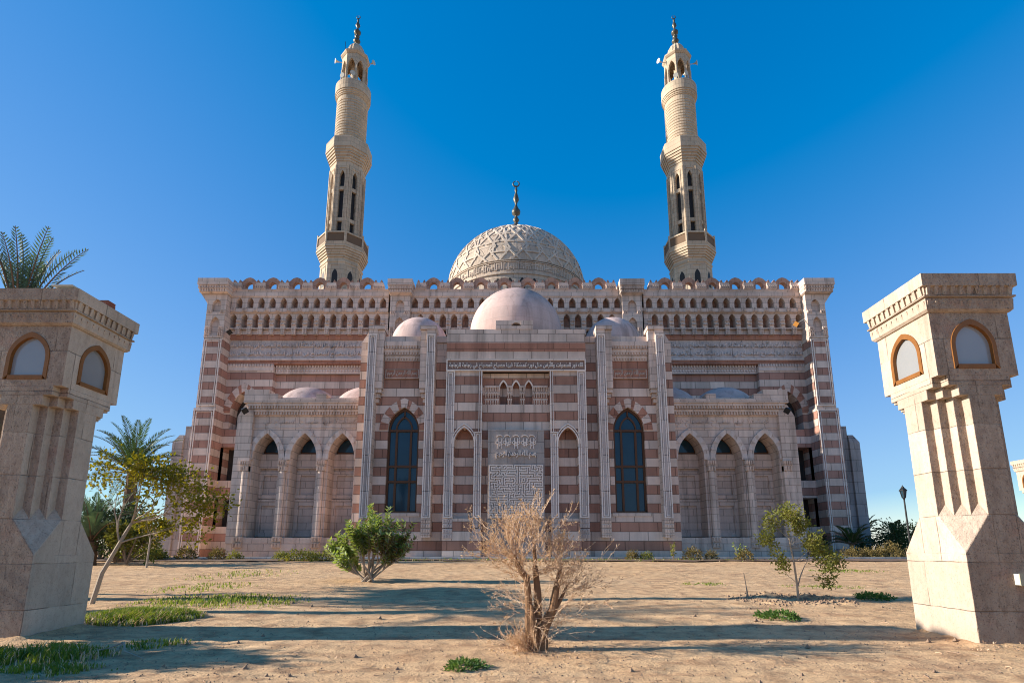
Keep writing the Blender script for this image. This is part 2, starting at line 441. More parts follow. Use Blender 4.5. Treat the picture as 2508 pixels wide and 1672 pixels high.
def lettering(name, text, x0, x1, z0, z1, y, depth, mat, parent, thick=.012):
    cu = bpy.data.curves.new('lettering', 'FONT'); cu.body = shape(text); cu.resolution_u = 1; cu.extrude = .03; cu.offset = thick
    o = bpy.data.objects.new('lettering', cu); COL.objects.link(o)
    dg = bpy.context.evaluated_depsgraph_get()
    me = bpy.data.meshes.new_from_object(o.evaluated_get(dg))
    vs = [v.co.copy() for v in me.vertices]
    ax, bx = min(v.x for v in vs), max(v.x for v in vs); ay, by = min(v.y for v in vs), max(v.y for v in vs)
    L = root_loc(parent)
    for v in me.vertices:
        p = v.co
        v.co = Vector((x0 + (p.x - ax) / (bx - ax) * (x1 - x0), y - depth * (p.z + .03) / .06, z0 + (p.y - ay) / (by - ay) * (z1 - z0))) - L
    me.materials.clear(); me.materials.append(mat)
    bpy.data.objects.remove(o); bpy.data.curves.remove(cu)
    q = bpy.data.objects.new(name, me); COL.objects.link(q); q.parent = parent
    return q
BISM = 'بسم الله الرحمن الرحيم'
NUR = 'الله نور السموات والأرض مثل نوره كمشكاة فيها مصباح المصباح في زجاجة الزجاجة'
NUR1 = 'الله نور السموات والأرض مثل نوره'
NUR2 = 'كمشكاة فيها مصباح المصباح في'

# ------------------------------------------------------------------ the mosque
G = .85
mosque = thing('mosque', 'large striped stone mosque with two minarets, domes and arcaded front', 'mosque', (0, 45, G))

# --- main hall body
mb = MB()
YH = 60.0
for s in (1, -1):
    mb.s = s
    # outer bay (nearer) with three stacked recesses: two plain windows and a pointed one
    x0, x1 = 27.6, 33.8
    mb.quad((x0, YH, 0), (x1, YH, 0), (x1, YH, 4.0), (x0, YH, 4.0), 0)
    def rect(za, zb, zt):
        cell(mb, x0, x1, za, zt, [(29.2, za), (29.2, zb), (30.6, zb), (32.7, zb), (32.7, za)][:], YH, 1.9, 0, 0, 1, True)
    rect(4.0, 7.1, 9.0); rect(9.0, 12.7, 14.7)
    cell(mb, x0, x1, 14.7, 25.2, arch(30.7, 1.4, 14.7, 16.6, 19.1), YH, 1.6, 0, 0, 1)
    ring(mb, arch(30.7, 1.4, 16.6, 16.6, 19.1, 10), arch(30.7, 2.2, 16.6, 16.6, 20.1, 10), YH - .06, YH + .02, 0, [4, 3, 3, 4, 4, 3, 3, 4, 4, 3])
    # recessed bay
    mb.quad((0, YH + .8, 0), (x0, YH + .8, 0), (x0, YH + .8, 25.2), (0, YH + .8, 25.2), 0)
    mb.quad((x0, YH, 0), (x0, YH + .8, 0), (x0, YH + .8, 25.2), (x0, YH, 25.2), 0)
    # ends and roof
    mb.quad((35.9, YH, 0), (35.9, 98, 0), (35.9, 98, 30.8), (35.9, YH, 30.8), 0)
    mb.quad((0, 60.6, 30.6), (35.9, 60.6, 30.6), (35.9, 98, 30.6), (0, 98, 30.6), 4)
    mb.quad((0, 98, 0), (35.9, 98, 0), (35.9, 98, 30.8), (0, 98, 30.8), 0)
mb.s = 1
mb.build('wall', [M['stripe_hall'], M['dark'], M['trim'], M['red'], M['pale']], mosque)

# mouldings, string courses
for s in (1, -1):
    mb = MB(s)
    mb.box(12.3, 33.75, YH - .3, YH + .9, 25.8, 26.35, 0)
    mb.box(12.3, 33.75, YH - .25, YH + .9, 25.2, 25.795, 1)          # red band under the arcade
    mb.box(12.3, 33.75, YH - .06, YH + .9, 22.95, 25.195, 2)       # inscription panel
    mb.box(12.3, 33.75, YH - .28, YH + .9, 22.72, 22.945, 0)
    mb.box(12.3, 33.75, YH - .16, YH + .9, 22.3, 22.715, 1)
    mb.box(27.6, 33.75, YH - .1, YH + .02, 21.55, 22.295, 0)
    dentils(mb, 27.6, 33.75, 21.98, 22.25, YH - .28, YH - .1, .3, .55, 0, .9)
    mb.box(12.3, 27.55, YH + .42, YH + .82, 21.3, 22.29, 0)
    dentils(mb, 12.3, 27.55, 22.0, 22.26, YH + .2, YH + .42, .32, .55, 0, .9)
    mb.box(12.3, 27.55, YH + .28, YH + .42, 21.86, 21.96, 0)
    dentils(mb, 12.3, 27.55, 21.5, 21.76, YH + .28, YH + .42, .32, .55, 0, .9)
    mb.build('string_course', [M['band'], M['red'], M['carved']], mosque)
    a, b = (-33.0, -16.2) if s < 0 else (16.2, 33.0)
    lettering('lettering', NUR, a, b, 24.05, 25.05, YH - .062, .13, M['band'], mosque, .03)
    lettering('lettering', NUR2 + ' ' + NUR1, a, b, 23.15, 23.95, YH - .062, .13, M['band'], mosque, .03)

# --- two-storey blind arcade below the parapet
def arcade(xa, xb, n):
    p = (xb - xa) / n
    m2 = MB(); Y1, Y2 = YH - .95, YH - .7
    for i in range(n):
        c = xa + (i + .5) * p
        cell(m2, c - p / 2, c + p / 2, 28.3, 30.15, arch(c, p * .29, 28.72, 29.35, 30.0, 5), Y1, .85, 0, 0, 1)
        m2.box(c - p / 2 + p * .27 - .02 - .14, c - p / 2 + .0, Y1 - .05, Y1, 28.75, 28.95, 0)
    for i in range(n + 1):
        xl = xa + (i - .5) * p; c = xa + i * p
        a = max(xl, xa); b = min(xl + p, xb)
        if i in (0, n):
            m2.quad((a, Y2, 26.0), (b, Y2, 26.0), (b, Y2, 28.25), (a, Y2, 28.25), 0)
        else:
            cell(m2, a, b, 26.3, 28.25, arch(c, p * .29, 26.42, 27.55, 28.12, 5), Y2, .9, 0, 0, 1)
    for i in range(n):                                           # hanging brackets of the lower row
        c = xa + (i + .5) * p; w = p * .23
        for k, (za, zb, q) in enumerate(((25.62, 25.85, .5), (25.88, 26.12, .75), (26.15, 26.4, 1), (26.75, 26.95, 1.1), (27.2, 27.35, 1.15))):
            for t in (-.55, 0, .55):
                m2.box(c + (t - .22) * w, c + (t + .22) * w, Y2 - .14 * q, Y2 + .3, za, zb, 0)
        w = p * .25; c2 = xa + i * p
        for (za, zb) in ((28.35, 28.52), (28.56, 28.72)):
            for t in (-.5, 0, .5):
                m2.box(c2 + (t - .2) * w + .02, c2 + (t + .2) * w + .02, Y1 - .1, Y1 + .3, za, zb, 0)
    m2.box(xa, xb, Y1 - .12, YH + .6, 30.15, 30.85, 0)
    m2.box(xa, xb, Y1 - .2, YH + .5, 30.86, 30.98, 0)
    m2.box(xa, xb, Y1 + .02, YH + .6, 28.255, 28.295, 0)
    return m2.build('blind_arcade', [M['pale'], M['crest'], M['stripe_hall']], mosque)
arcade(-33.7, -14.65, 15); arcade(14.65, 33.7, 15); arcade(-12.3, 12.3, 19)

# --- pierced parapet crest
def crest(xa, xb, n, ph):
    m2 = MB(); p = (xb - xa) / n; y0, y1 = YH - 1.0, YH - .35
    zb = 30.98
    for i in range(n + 1):
        c = xa + (i + ph) * p
        if c - p * .22 < xa - .1 or c + p * .22 > xb + .1: continue
        w = p * .22
        m2.box(c - w, c + w, y0 - .22, y1, zb, zb + .55, 1)
        dentils(m2, c - w, c + w, zb + .08, zb + .4, y0 - .34, y0 - .2, .22, .5, 1)
        m2.box(c - w * .9, c + w * .9, y0 - .12, y1, zb + .552, zb + .8, 1)
        for t in (-1, 1):
            m2.slab([(c + t * w * .55 - .17, zb + .802), (c + t * w * .55 + .17, zb + .802), (c + t * w * .55 + .1, zb + 1.05), (c + t * w * .55, zb + 1.2), (c + t * w * .55 - .1, zb + 1.05)], y0 - .1, y1, 0)
    for i in range(n):
        c = xa + (i + ph + .5) * p
        if c - p * .32 < xa or c + p * .32 > xb: continue
        a = p * .165; o = p * .385
        pi = arch(c, a, zb, zb + .45, zb + .95, 5)
        po = [(c - o, zb), (c - o, zb + .62), (c - o * .8, zb + .98), (c - o * .55, zb + 1.25), (c - o * .38, zb + 1.4), (c - o * .15, zb + 1.48), (c, zb + 1.52)]
        po = po + [(2 * c - x, z) for x, z in reversed(po[:-1])]
        ring(m2, pi, po, y0, y1, 0)
    m2.build('parapet_crest', [M['crest'], M['pale']], mosque)
crest(-33.7, -14.65, 7, .55); crest(-12.3, 12.3, 9, .5); crest(14.65, 33.7, 7, .45)

# --- corner piers and inner piers
def pier(s, x0, x1, yf, full):
    m2 = MB(s)
    KZ = .968 if full else .972
    c = (x0 + x1) / 2
    if full:
        m2.box(x0, x1, yf, YH + .6, -1, 25.6, 1)
        m2.box(x0 - .1, x1 + .14, yf - .14, YH + .6, -1, 17.2, 1)
        for (za, zt, e) in ((17.5, 25.4, 0), (.9, 17.0, .14)):
            frame_rect(m2, x0 + .12 - e, x1 - .12 + e, za, zt, .09, yf - .1 - e, yf - e + .02, 2)
            frame_rect(m2, x0 + .34 - e, x1 - .34 + e, za + .2, zt - .2, .07, yf - .08 - e, yf - e + .02, 2)
    # upper part with two blind niches
    cell(m2, x0, x1, 25.6, 28.5, arch(c, .5, 25.9, 27.3, 28.15, 6), yf - .1, .4, 0, 0, 0)
    cell(m2, x0, x1, 28.5, 30.9, arch(c, .5, 28.75, 29.6, 30.35, 6), yf - .1, .4, 0, 0, 0)
    for xx in (x0, x1):
        m2.quad((xx, yf - .1, 25.6), (xx, YH + .9, 25.6), (xx, YH + .9, 30.9), (xx, yf - .1, 30.9), 0)
    for za in (25.75, 26.15, 26.55, 28.6):
        for e in (x0 + .05, x1 - .62):
            dentils(m2, e, e + .57, za, za + .34, yf - .24, yf - .09, .19, .6, 0)
    m2.frustum((x1 - .1, x1 + .002, yf - .08, YH + 1), (x1 - .1, x1 + (.75 if full else .01), yf - .08, YH + 1), 29.8, 30.9, 0)
    m2.frustum((x0 + .0, x1 + (.72 if full else 0), yf - .1, YH + 1), (x0 - .2, x1 + (.8 if full else .1), yf - .5, YH + 1), 30.9, 31.055, 0)
    ex = .85 if full else .12
    m2.box(x0 - .22, x1 + ex, yf - .55, YH + 1.2, 31.06, 31.42, 0)
    dentils(m2, x0 - .22, x1 + ex, 31.1, 31.4, yf - .68, yf - .53, .3, .55, 0)
    m2.box(x0 - .26, x1 + ex + .06, yf - .68, YH + 1.2, 31.43, 31.85, 0)
    dentils(m2, x0 - .26, x1 + ex, 31.45, 31.75, yf - .8, yf - .66, .3, .55, 0)
    m2.box(x0 - .3, x1 + ex + .12, yf - .82, YH + 1.2, 31.86, 32.65, 0)
    m2.v = [(x, y, 1.6 + (z - 1.6) * KZ) for x, y, z in m2.v]
    m2.build('corner_pier' if full else 'pier', [M['pale'], M['stripe_hall'], M['trim']], mosque)
for s in (1, -1):
    pier(s, 32.8, 34.95, 58.3, True)
    pier(s, 12.1, 14.35, 58.7, False)

# --- stepped rear buttresses outside the hall
for s in (1, -1):
    m2 = MB(s)
    m2.box(35.92, 38.1, 64, 80, 0, 16.6); m2.box(38.1, 39.3, 64.1, 80, 0, 16.0); m2.box(39.32, 40.5, 63.8, 80, 0, 14.0)
    m2.frustum((39.32, 40.5, 63.8, 80), (39.32, 39.9, 64.0, 80), 14.0, 14.9)
    m2.build('rear_buttress', M['concrete'], mosque)

# --- domes
def dome_profile(R_, zc, zb, k=1.06, n=14):
    return [(R_, zb)] + [(R_ * math.cos(PI / 2 * i / n), zc + R_ * k * math.sin(PI / 2 * i / n)) for i in range(n)] + [(.02, zc + R_ * k)]
def finial(parent, x, y, z, h, r, crescent=True):
    m2 = MB()
    q = [(.35, 0), (.3, .05), (.28, .09), (.7, .115), (1, .16), (.75, .21), (.28, .25), (.4, .26), (.72, .3), (.42, .345), (.25, .36), (.35, .38), (.9, .41), (.97, .46), (.6, .5),
         (.22, .57), (.3, .61), (.65, .66), (.55, .71), (.2, .8), (.32, .825), (.28, .86), (.14, .88), (.12, .9)]
    m2.lathe([(r * a, z + h * b) for a, b in q], 14, x, y)
    # crescent: an almost closed ring
    c = z + h * .955; rr = h * .05
    pts = []; rad = []
    for i in range(17):
        a = R(100) + R(340) * i / 16
        pts.append((x + rr * math.cos(a), y, c + rr * math.sin(a))); rad.append(max(.014 * h, .05) * (.4 + .6 * math.sin(PI * i / 16)))
    m2.tube(pts, rad, 6)
    return m2.build('finial', M['bronze'], parent, smooth=True)

# great dome: drum, carved bands, star strapwork
DY, DR, DZ, DK = 80.0, 10.62, 40.4, .955
mb = MB()
mb.lathe([(DR + .02, 30), (DR + .02, 38.45), (DR + .2, 38.5), (DR + .2, 38.75), (DR, 38.8)] + dome_profile(DR, DZ, DZ, DK, 20), 96, 0, DY)
bigdome = mb.build('dome', M['bigdome'], mosque, smooth=False)
m2 = MB()
for i in range(40):                                              # arched drum windows
    a = 2 * PI * (i + .5) / 40
    ca, sa = math.cos(a), math.sin(a)
    pts = arch(0, .36, 35.4, 37.2, 37.95, 4)
    m2.add([(ca * (DR + .07) - sa * x, DY + sa * (DR + .07) + ca * x, z) for x, z in pts], [tuple(range(len(pts)))])
m2.build('glazing', M['dark'], bigdome)
def sph(lat, lon, d=.0):
    rr = DR + d
    if lat < 0: return Vector((rr * math.cos(lon), DY + rr * math.sin(lon), DZ + rr * lat))
    return Vector((rr * math.cos(lat) * math.cos(lon), DY + rr * math.cos(lat) * math.sin(lon), DZ + rr * DK * math.sin(lat)))
def strap(m2, p, q, w=.16, seg=6, hgt=.11):
    (l1, o1), (l2, o2) = p, q
    prev = None
    A, B = sph(l1, o1), sph(l2, o2)
    for i in range(seg + 1):
        t = i / seg
        lat, lon = l1 + (l2 - l1) * t, o1 + (o2 - o1) * t
        Q = sph(lat, lon); d = (Q - Vector((0, DY, max(DZ if lat >= 0 else Q.z, 0)))).normalized()
        side = d.cross((B - A).normalized()).normalized() * w
        P = Q - d * .02; T = Q + d * hgt
        cur = [P - side, T - side * .8, T + side * .8, P + side]
        if prev:
            for k in range(3): m2.quad(tuple(prev[k]), tuple(prev[k + 1]), tuple(cur[k + 1]), tuple(cur[k]))
        prev = cur
m2 = MB(); NS = 14
for k in range(NS):
    o = 2 * PI * k / NS + PI / 2; h = PI / NS
    X_ = lambda a, b, c, d_: strap(m2, (R(a), o + h * b), (R(c), o + h * d_), .15)
    for s_ in (1, -1):
        X_(1.5, s_ * .25, 15, -s_ * .75); X_(1.5, s_ * .95, 12, s_ * .35); X_(12, s_ * .35, 27, s_ * 1.0)
        X_(9, s_ * .55, 9.2, s_ * 1.0); X_(15, -s_ * .75, 33, s_ * .2); X_(6, s_ * .6, 24, s_ * .62); X_(19, s_ * .1, 20, s_ * .95)
        X_(27, s_ * 1.0, 42, s_ * .1); X_(24, s_ * .62, 40, s_ * .95); X_(33, s_ * .2, 50, s_ * .9); X_(42, s_ * .1, 58, s_ * 1.0); X_(40, s_ * .95, 56, s_ * .2); X_(56, s_ * .2, 74, s_ * .9)
        X_(30, s_ * .4, 31, s_ * 1.0)
m2.build('strapwork', M['rib'], bigdome)
m2 = MB(); rnd = random.Random(3)
for k in range(200):                                             # carved kufic band: short upright and level strokes
    o = 2 * PI * k / 200
    la = R(-7.6 + rnd.random() * 1.5); lb = la + R(1.5 + rnd.random() * 6)
    strap(m2, (la, o), (min(lb, R(-.6)), o + .003 * rnd.uniform(-1, 1)), .055, 1, .09)
    if rnd.random() < .7:
        l = R(rnd.uniform(-7.2, -1)); strap(m2, (l, o), (l, o + 2 * PI / 200 * rnd.choice((.8, 1.7))), .05, 1, .09)
m2.build('carved_lettering', M['rib'], bigdome)
for la in (-.3, 1.0):
    m2 = MB()
    for k in range(96): strap(m2, (R(la), 2 * PI * k / 96), (R(la), 2 * PI * (k + 1) / 96), .07, 1, .14)
    m2.build('moulding', M['bigdome'], bigdome)
finial(bigdome, 0, DY, DZ + DR * DK - .1, 10.0, .72)

def small_dome(x, y, zc, r, zb, k=1.03):
    m2 = MB(); m2.lathe(dome_profile(r, zc, zb, k, 18), 64, x, y)
    return m2.build('dome', M['dome'], mosque, smooth=True)
small_dome(0, 51, 22.1, 4.5, 19.5, 1.02)
for s in (1, -1):
    small_dome(s * 9.4, 51, 21.0, 2.75, 19.0)
    small_dome(s * 20.1, 52, 13.75, 3.3, 12.4, 1.0)
    small_dome(s * 14.6, 52, 13.75, 3.3, 12.4, 1.0)

# --- projecting entrance block
mb = MB(); YC, YB = 45.0, 46.0
T = M['stripe']
for s in (1, -1):
    mb.s = s
    # niche bay of the central panel
    cell(mb, 2.85, 5.95, 0, 16.5, arch(4.33, .8, 4.07, 10.2, 11.55, 8), YC, .75, 0, 0, 0)
    mb.quad((5.95, YC, 0), (5.95, YB, 0), (5.95, YB, 20.3), (5.95, YC, 20.3), 0)
    mb.quad((2.85, YC, 0), (2.85, YC + .6, 0), (2.85, YC + .6, 16.5), (2.85, YC, 16.5), 0)
    # window bay
    cell(mb, 5.95, 13.6, 0, 18.1, arch(9.62, 1.33, 4.62, 11.6, 13.6, 8), YB, .55, 0, 0, 0, False)
    mb.quad((5.95, YB, 18.1), (13.6, YB, 18.1), (13.6, YB, 19.4), (5.95, YB, 19.4), 1)
    mb.quad((13.6, YB, 0), (13.6, YH + .8, 0), (13.6, YH + .8, 19.4), (13.6, YB, 19.4), 0)
    mb.quad((0, YB + .02, 19.9), (13.6, YB + .02, 19.2), (13.6, YH + 1, 19.2), (0, YH + 1, 19.9), 1)
    # sloping cap at the outer corner
    mb.frustum((12.8, 13.62, YB - .02, YB + 6), (12.8, 13.0, YB + .1, YB + 6), 19.4, 20.6, 1)
    mb.box(5.95, 12.9, YB - .12, YB + 2.0, 19.42, 20.02, 1)
    # voussoirs of the big window
    ring(mb, arch(9.62, 1.33, 11.6, 11.6, 13.6, 10), arch(9.62, 2.05, 11.6, 11.6, 14.4, 10), YB - .05, YB + .02, 0, [1, 3, 3, 1, 1, 3, 3, 1, 1, 3])
mb.s = 1
# recessed middle bay with triple niche
for i, c in enumerate((-1.09, 0, 1.09)):
    xa, xb = (-2.85, -.545) if i == 0 else (-.545, .545) if i == 1 else (.545, 2.85)
    cell(mb, xa, xb, 0, 16.5, arch(c, .3, 13.75, 15.1, 15.75, 6), YC + .6, .5, 0, 0, 0)
    ring(mb, arch(c, .3, 15.0, 15.1, 15.75, 6), arch(c, .4, 15.0, 15.1, 15.95, 6), YC + .55, YC + .62, 2)
for za in (13.75, 14.3, 14.85):
    for xa, xb in ((-2.7, -1.45), (-.75, -.34), (.34, .75), (1.45, 2.7)):
        mb.box(xa, xb, YC + .42 + (14.85 - za) * .12, YC + .6, za + .36, za + .5, 1)
        dentils(mb, xa, xb, za, za + .35, YC + .4 + (14.85 - za) * .12, YC + .6, .21, .55, 1)
# head of the panel
mb.quad((-5.95, YC, 17.55), (5.95, YC, 17.55), (5.95, YC, 20.3), (-5.95, YC, 20.3), 4)
mb.box(-5.97, 5.97, YC - .03, YC + .3, 18.28, 19.06, 3)
mb.box(-5.95, 5.95, YC + .001, YC + 1.5, 20.05, 20.3, 1)
mb.box(-1.75, 1.45, YC - .05, YC + 2.2, 20.302, 20.6, 1); mb.box(-1.75, -.42, YC - .05, YC + 2.2, 20.6, 21.1, 1); mb.box(.42, 1.45, YC - .05, YC + 2.2, 20.6, 21.1, 1)
ring(mb, arch(0, .42, 20.55, 20.6, 20.92, 5), [(-.5, 20.55), (-.5, 20.7), (-.5, 20.8), (-.5, 20.9), (-.5, 21.0), (-.4, 21.1), (0, 21.12), (.4, 21.1), (.5, 21.0), (.5, 20.9), (.5, 20.8), (.5, 20.7), (.5, 20.55)], YC - .02, YC + 2, 1)
mb.box(-.42, .42, YC + .5, YC + .7, 20.58, 20.9, 5)
block = mb.build('entrance_block', [T, M['pale'], M['trim'], M['red'], stone('plain_head_ashlar', GREY, None, .766, .75, 1.55), M['dark']], mosque)

# carved frames and pilasters
def framed_strip(m2, x0, x1, z0, z1, y, proud=.14, fm=0):
    m2.box(x0, x1, y - proud * .45, y + .02, z0, z1, fm)
    frame_rect(m2, x0, x1, z0, z1, .085, y - proud, y - proud * .4, 1)
    frame_rect(m2, x0 + .17, x1 - .17, z0 + .17, z1 - .17, .06, y - proud * .85, y - proud * .4, 1)
def hanging(m2, x0, x1, z1, y, tiers, h=.4, proud=.14):
    for k in range(tiers):
        za = z1 - (k + 1) * h
        m2.box(x0, x1, y - proud * .5, y + .02, za, z1 - k * h - .03, 0)
        dentils(m2, x0, x1, za + .02, z1 - k * h - .1, y - proud, y - proud * .45, .22, .6, 0, .5)
for s in (1, -1):
    m2 = MB(s)
    framed_strip(m2, 5.2, 5.92, 4.1, 16.5, YC); framed_strip(m2, 2.86, 3.48, 4.1, 11.2, YC)
    hanging(m2, 5.15, 5.95, 4.07, YC, 4); hanging(m2, 2.86, 3.55, 4.07, YC, 4)
    m2.box(2.88, 2.97, YC - .14, YC + .02, 11.21, 16.5, 1); m2.box(3.08, 3.14, YC - .12, YC + .02, 11.21, 16.5, 1)
    ring(m2, arch(4.33, .84, 4.1, 10.2, 11.6, 8), arch(4.33, .92, 4.1, 10.2, 11.72, 8), YC - .12, YC + .02, 1)
    ring(m2, arch(4.33, 1.0, 10.2, 10.2, 11.84, 8), arch(4.33, 1.07, 10.2, 10.2, 11.94, 8), YC - .1, YC + .02, 1)
    m2.build('carved_frame', [M['carved'], M['trim']], mosque)
for s in (1, -1):
    for (xa, xb, ba, bb) in ((12.08, 12.78, 11.5, 12.06), (7.0, 7.7, 7.72, 8.3)):
        m2 = MB(s); yp = YB - .75
        m2.box(xa - .04, xb + .04, yp, YB + .02, 2.6, 20.4, 0)
        framed_strip(m2, xa, xb, 4.1, 19.9, yp, .16, 2)
        hanging(m2, xa - .04, xb + .04, 4.07, yp, 4, .38, .16)
        m2.box(ba, bb, yp + .1, YB + .02, 15.1, 20.38, 0)
        for k in range(3):
            m2.box(ba + (.05 + .12 * k if ba > 10 else 0), bb - (0 if ba > 10 else .05 + .12 * k), yp + .2 + k * .15, YB + .02, 14.75 - k * .4, 15.08 - k * .4, 0)
        m2.box(min(xa, ba) - .06, max(xb, bb) + .06, yp - .08, YB + .6, 20.405, 20.75, 0)
        m2.build('pilaster', [M['pale'], M['trim'], M['carved']], mosque)
    # stalactite cornice over the window
    m2 = MB(s)
    for (za, zb, zt, o) in ((18.72, 18.98, 19.4, .5), (18.2, 18.46, 18.7, .34), (17.72, 17.95, 18.18, .18)):
        m2.box(8.32, 11.48, YB - o - .02, YB + .02, zb, zt, 0)
        m2.box(8.32, 11.48, YB - o + .1, YB + .02, za, zb - .005, 0)
        dentils(m2, 8.32, 11.48, za, zb - .006, YB - o - .01, YB - o + .1, .235, .55, 0, .9)
    m2.box(8.32, 11.48, YB - .06, YB + .02, 17.0, 17.75, 1)
    m2.box(8.32, 11.48, YB - .1, YB + .02, 16.12, 17.0, 1)
    frame_rect(m2, 8.45, 11.35, 16.15, 16.98, .06, YB - .16, YB - .08, 0)
    m2.build('stalactite_cornice', [M['pale'], M['red']], mosque)
    a, b = sorted((s * 8.6, s * 11.2))
    lettering('lettering', BISM, a, b, 16.26, 16.9, YB - .1, .05, M['pale'], mosque)
    # the tall window
    m2 = MB(s); yg = YB + .42
    pr = arch(9.62, 1.33, 4.62, 11.6, 13.6, 8)
    ring(m2, arch(9.62, 1.17, 4.74, 11.6, 13.36, 8), pr, yg - .12, yg + .1)
    m2.box(8.29, 10.95, yg - .12, yg + .1, 4.62, 4.74)
    for xx in (8.92, 10.14): m2.box(xx, xx + .18, yg - .1, yg + .1, 4.74, 11.5)
    for zz in (6.1 + 1.0, 8.4, 11.5): m2.box(8.4, 10.84, yg - .115, yg + .09, zz, zz + .2)
    ring(m2, arch(9.62, .6, 11.65, 11.7, 12.7, 8), arch(9.62, .73, 11.65, 11.7, 12.9, 8), yg - .09, yg + .09)
    m2.box(9.56, 9.68, yg - .09, yg + .09, 12.8, 13.4)
    w = m2.build('window', M['wood'], mosque)
    m2 = MB(s); m2.add([(x, yg + .02, z) for x, z in pr], [tuple(range(len(pr)))]); m2.build('glass', M['glass'], w)
    m2 = MB(s); m2.box(8.0, 11.25, YB - .08, YB + .5, 4.3, 4.6); m2.build('sill', M['pale'], w)

# long inscription across the panel
m2 = MB()
m2.box(-5.95, 5.95, YC - .02, YC + .3, 16.5, 17.55, 0)
frame_rect(m2, -5.95, 5.95, 16.5, 17.55, .1, YC - .16, YC - .02, 1)
m2.build('inscription_panel', [plain('dark_inscription_ground', (.25, .175, .15), .9), M['trim']], mosque)
lettering('lettering', NUR, -5.72, 5.72, 16.66, 17.42, YC - .022, .1, M['trim'], mosque, .035)

# square-kufic panel
m2 = MB()
m2.box(-2.32, 2.32, YC - .3, YC + .62, 0, 11.35, 0)
M['panel'] = stone('carved_panel_ground', (.33, .29, .265), None, .9, .4, 2.4, jw=.03, var=.2, bump=.6)
panel = m2.build('carved_panel', M['panel'], mosque)
def maze(nx_, ny_, seed):
    rr = random.Random(seed); seen = set(); edges = []
    st = [(0, 0)]; seen.add((0, 0)); last = None
    while st:
        c = st[-1]
        opts = [(dx, dy) for dx, dy in ((1, 0), (-1, 0), (0, 1), (0, -1)) if 0 <= c[0] + dx < nx_ and 0 <= c[1] + dy < ny_ and (c[0] + dx, c[1] + dy) not in seen]
        if not opts: st.pop(); last = None; continue
        d = last if last in opts and rr.random() < .45 else rr.choice(opts)
        nb = (c[0] + d[0], c[1] + d[1]); seen.add(nb); edges.append((c, nb)); st.append(nb); last = d
    return edges
m2 = MB(); nxm, nym = 33, 33
pw, ph = 4.46 / nxm, 4.35 / nym; x0, z0 = -2.23, 4.06; hw = .28
for i in range(nxm):
    for j in range(nym):
        cx, cz = x0 + (i + .5) * pw, z0 + (j + .5) * ph
        m2.box(cx - pw * hw, cx + pw * hw, YC - .41, YC - .3, cz - ph * hw, cz + ph * hw)
for (a, b) in maze(nxm, nym, 11):
    (i, j), (k, l) = min(a, b), max(a, b)
    cx, cz = x0 + (i + .5) * pw, z0 + (j + .5) * ph
    if k > i: m2.box(cx + pw * hw, cx + pw * (1 - hw), YC - .41, YC - .3, cz - ph * hw, cz + ph * hw)
    else: m2.box(cx - pw * hw, cx + pw * hw, YC - .41, YC - .3, cz + ph * hw, cz + ph * (1 - hw))
m2.build('square_kufic_relief', M['trim'], panel)
lettering('lettering', BISM, -1.66, 1.66, 8.9, 9.8, YC - .3, .14, M['trim'], panel, .035)
m2 = MB()
def loop(cx, cz, rx, rz, w, n=14, a0=0, a1=360):
    pin = []; pot = []
    for i in range(n + 1):
        a = R(a0 + (a1 - a0) * i / n)
        pin.append((cx + (rx - w) * math.cos(a), cz + (rz - w) * math.sin(a))); pot.append((cx + rx * math.cos(a), cz + rz * math.sin(a)))
    ring(m2, pin, pot, YC - .38, YC - .295)
for k, cx in enumerate((-1.35, -.72, 0, .72, 1.3)):              # interlaced floral kufic
    for t in (-.13, .13): m2.box(cx + t - .035, cx + t + .035, YC - .375, YC - .3, 9.75 + .2 * (k % 2), 10.62)
    loop(cx, 10.72, .26, .17, .06, 10, 0, 180); loop(cx - .17, 10.25, .17, .14, .055); loop(cx + .17, 10.22, .16, .13, .055)
    m2.slab([(cx - .07, 10.02), (cx, 9.92), (cx + .07, 10.02), (cx, 10.14)], YC - .39, YC - .3)
    loop(cx + .34, 10.5, .12, .2, .05, 8, 90, 280)
m2.build('floral_relief', M['trim'], panel)

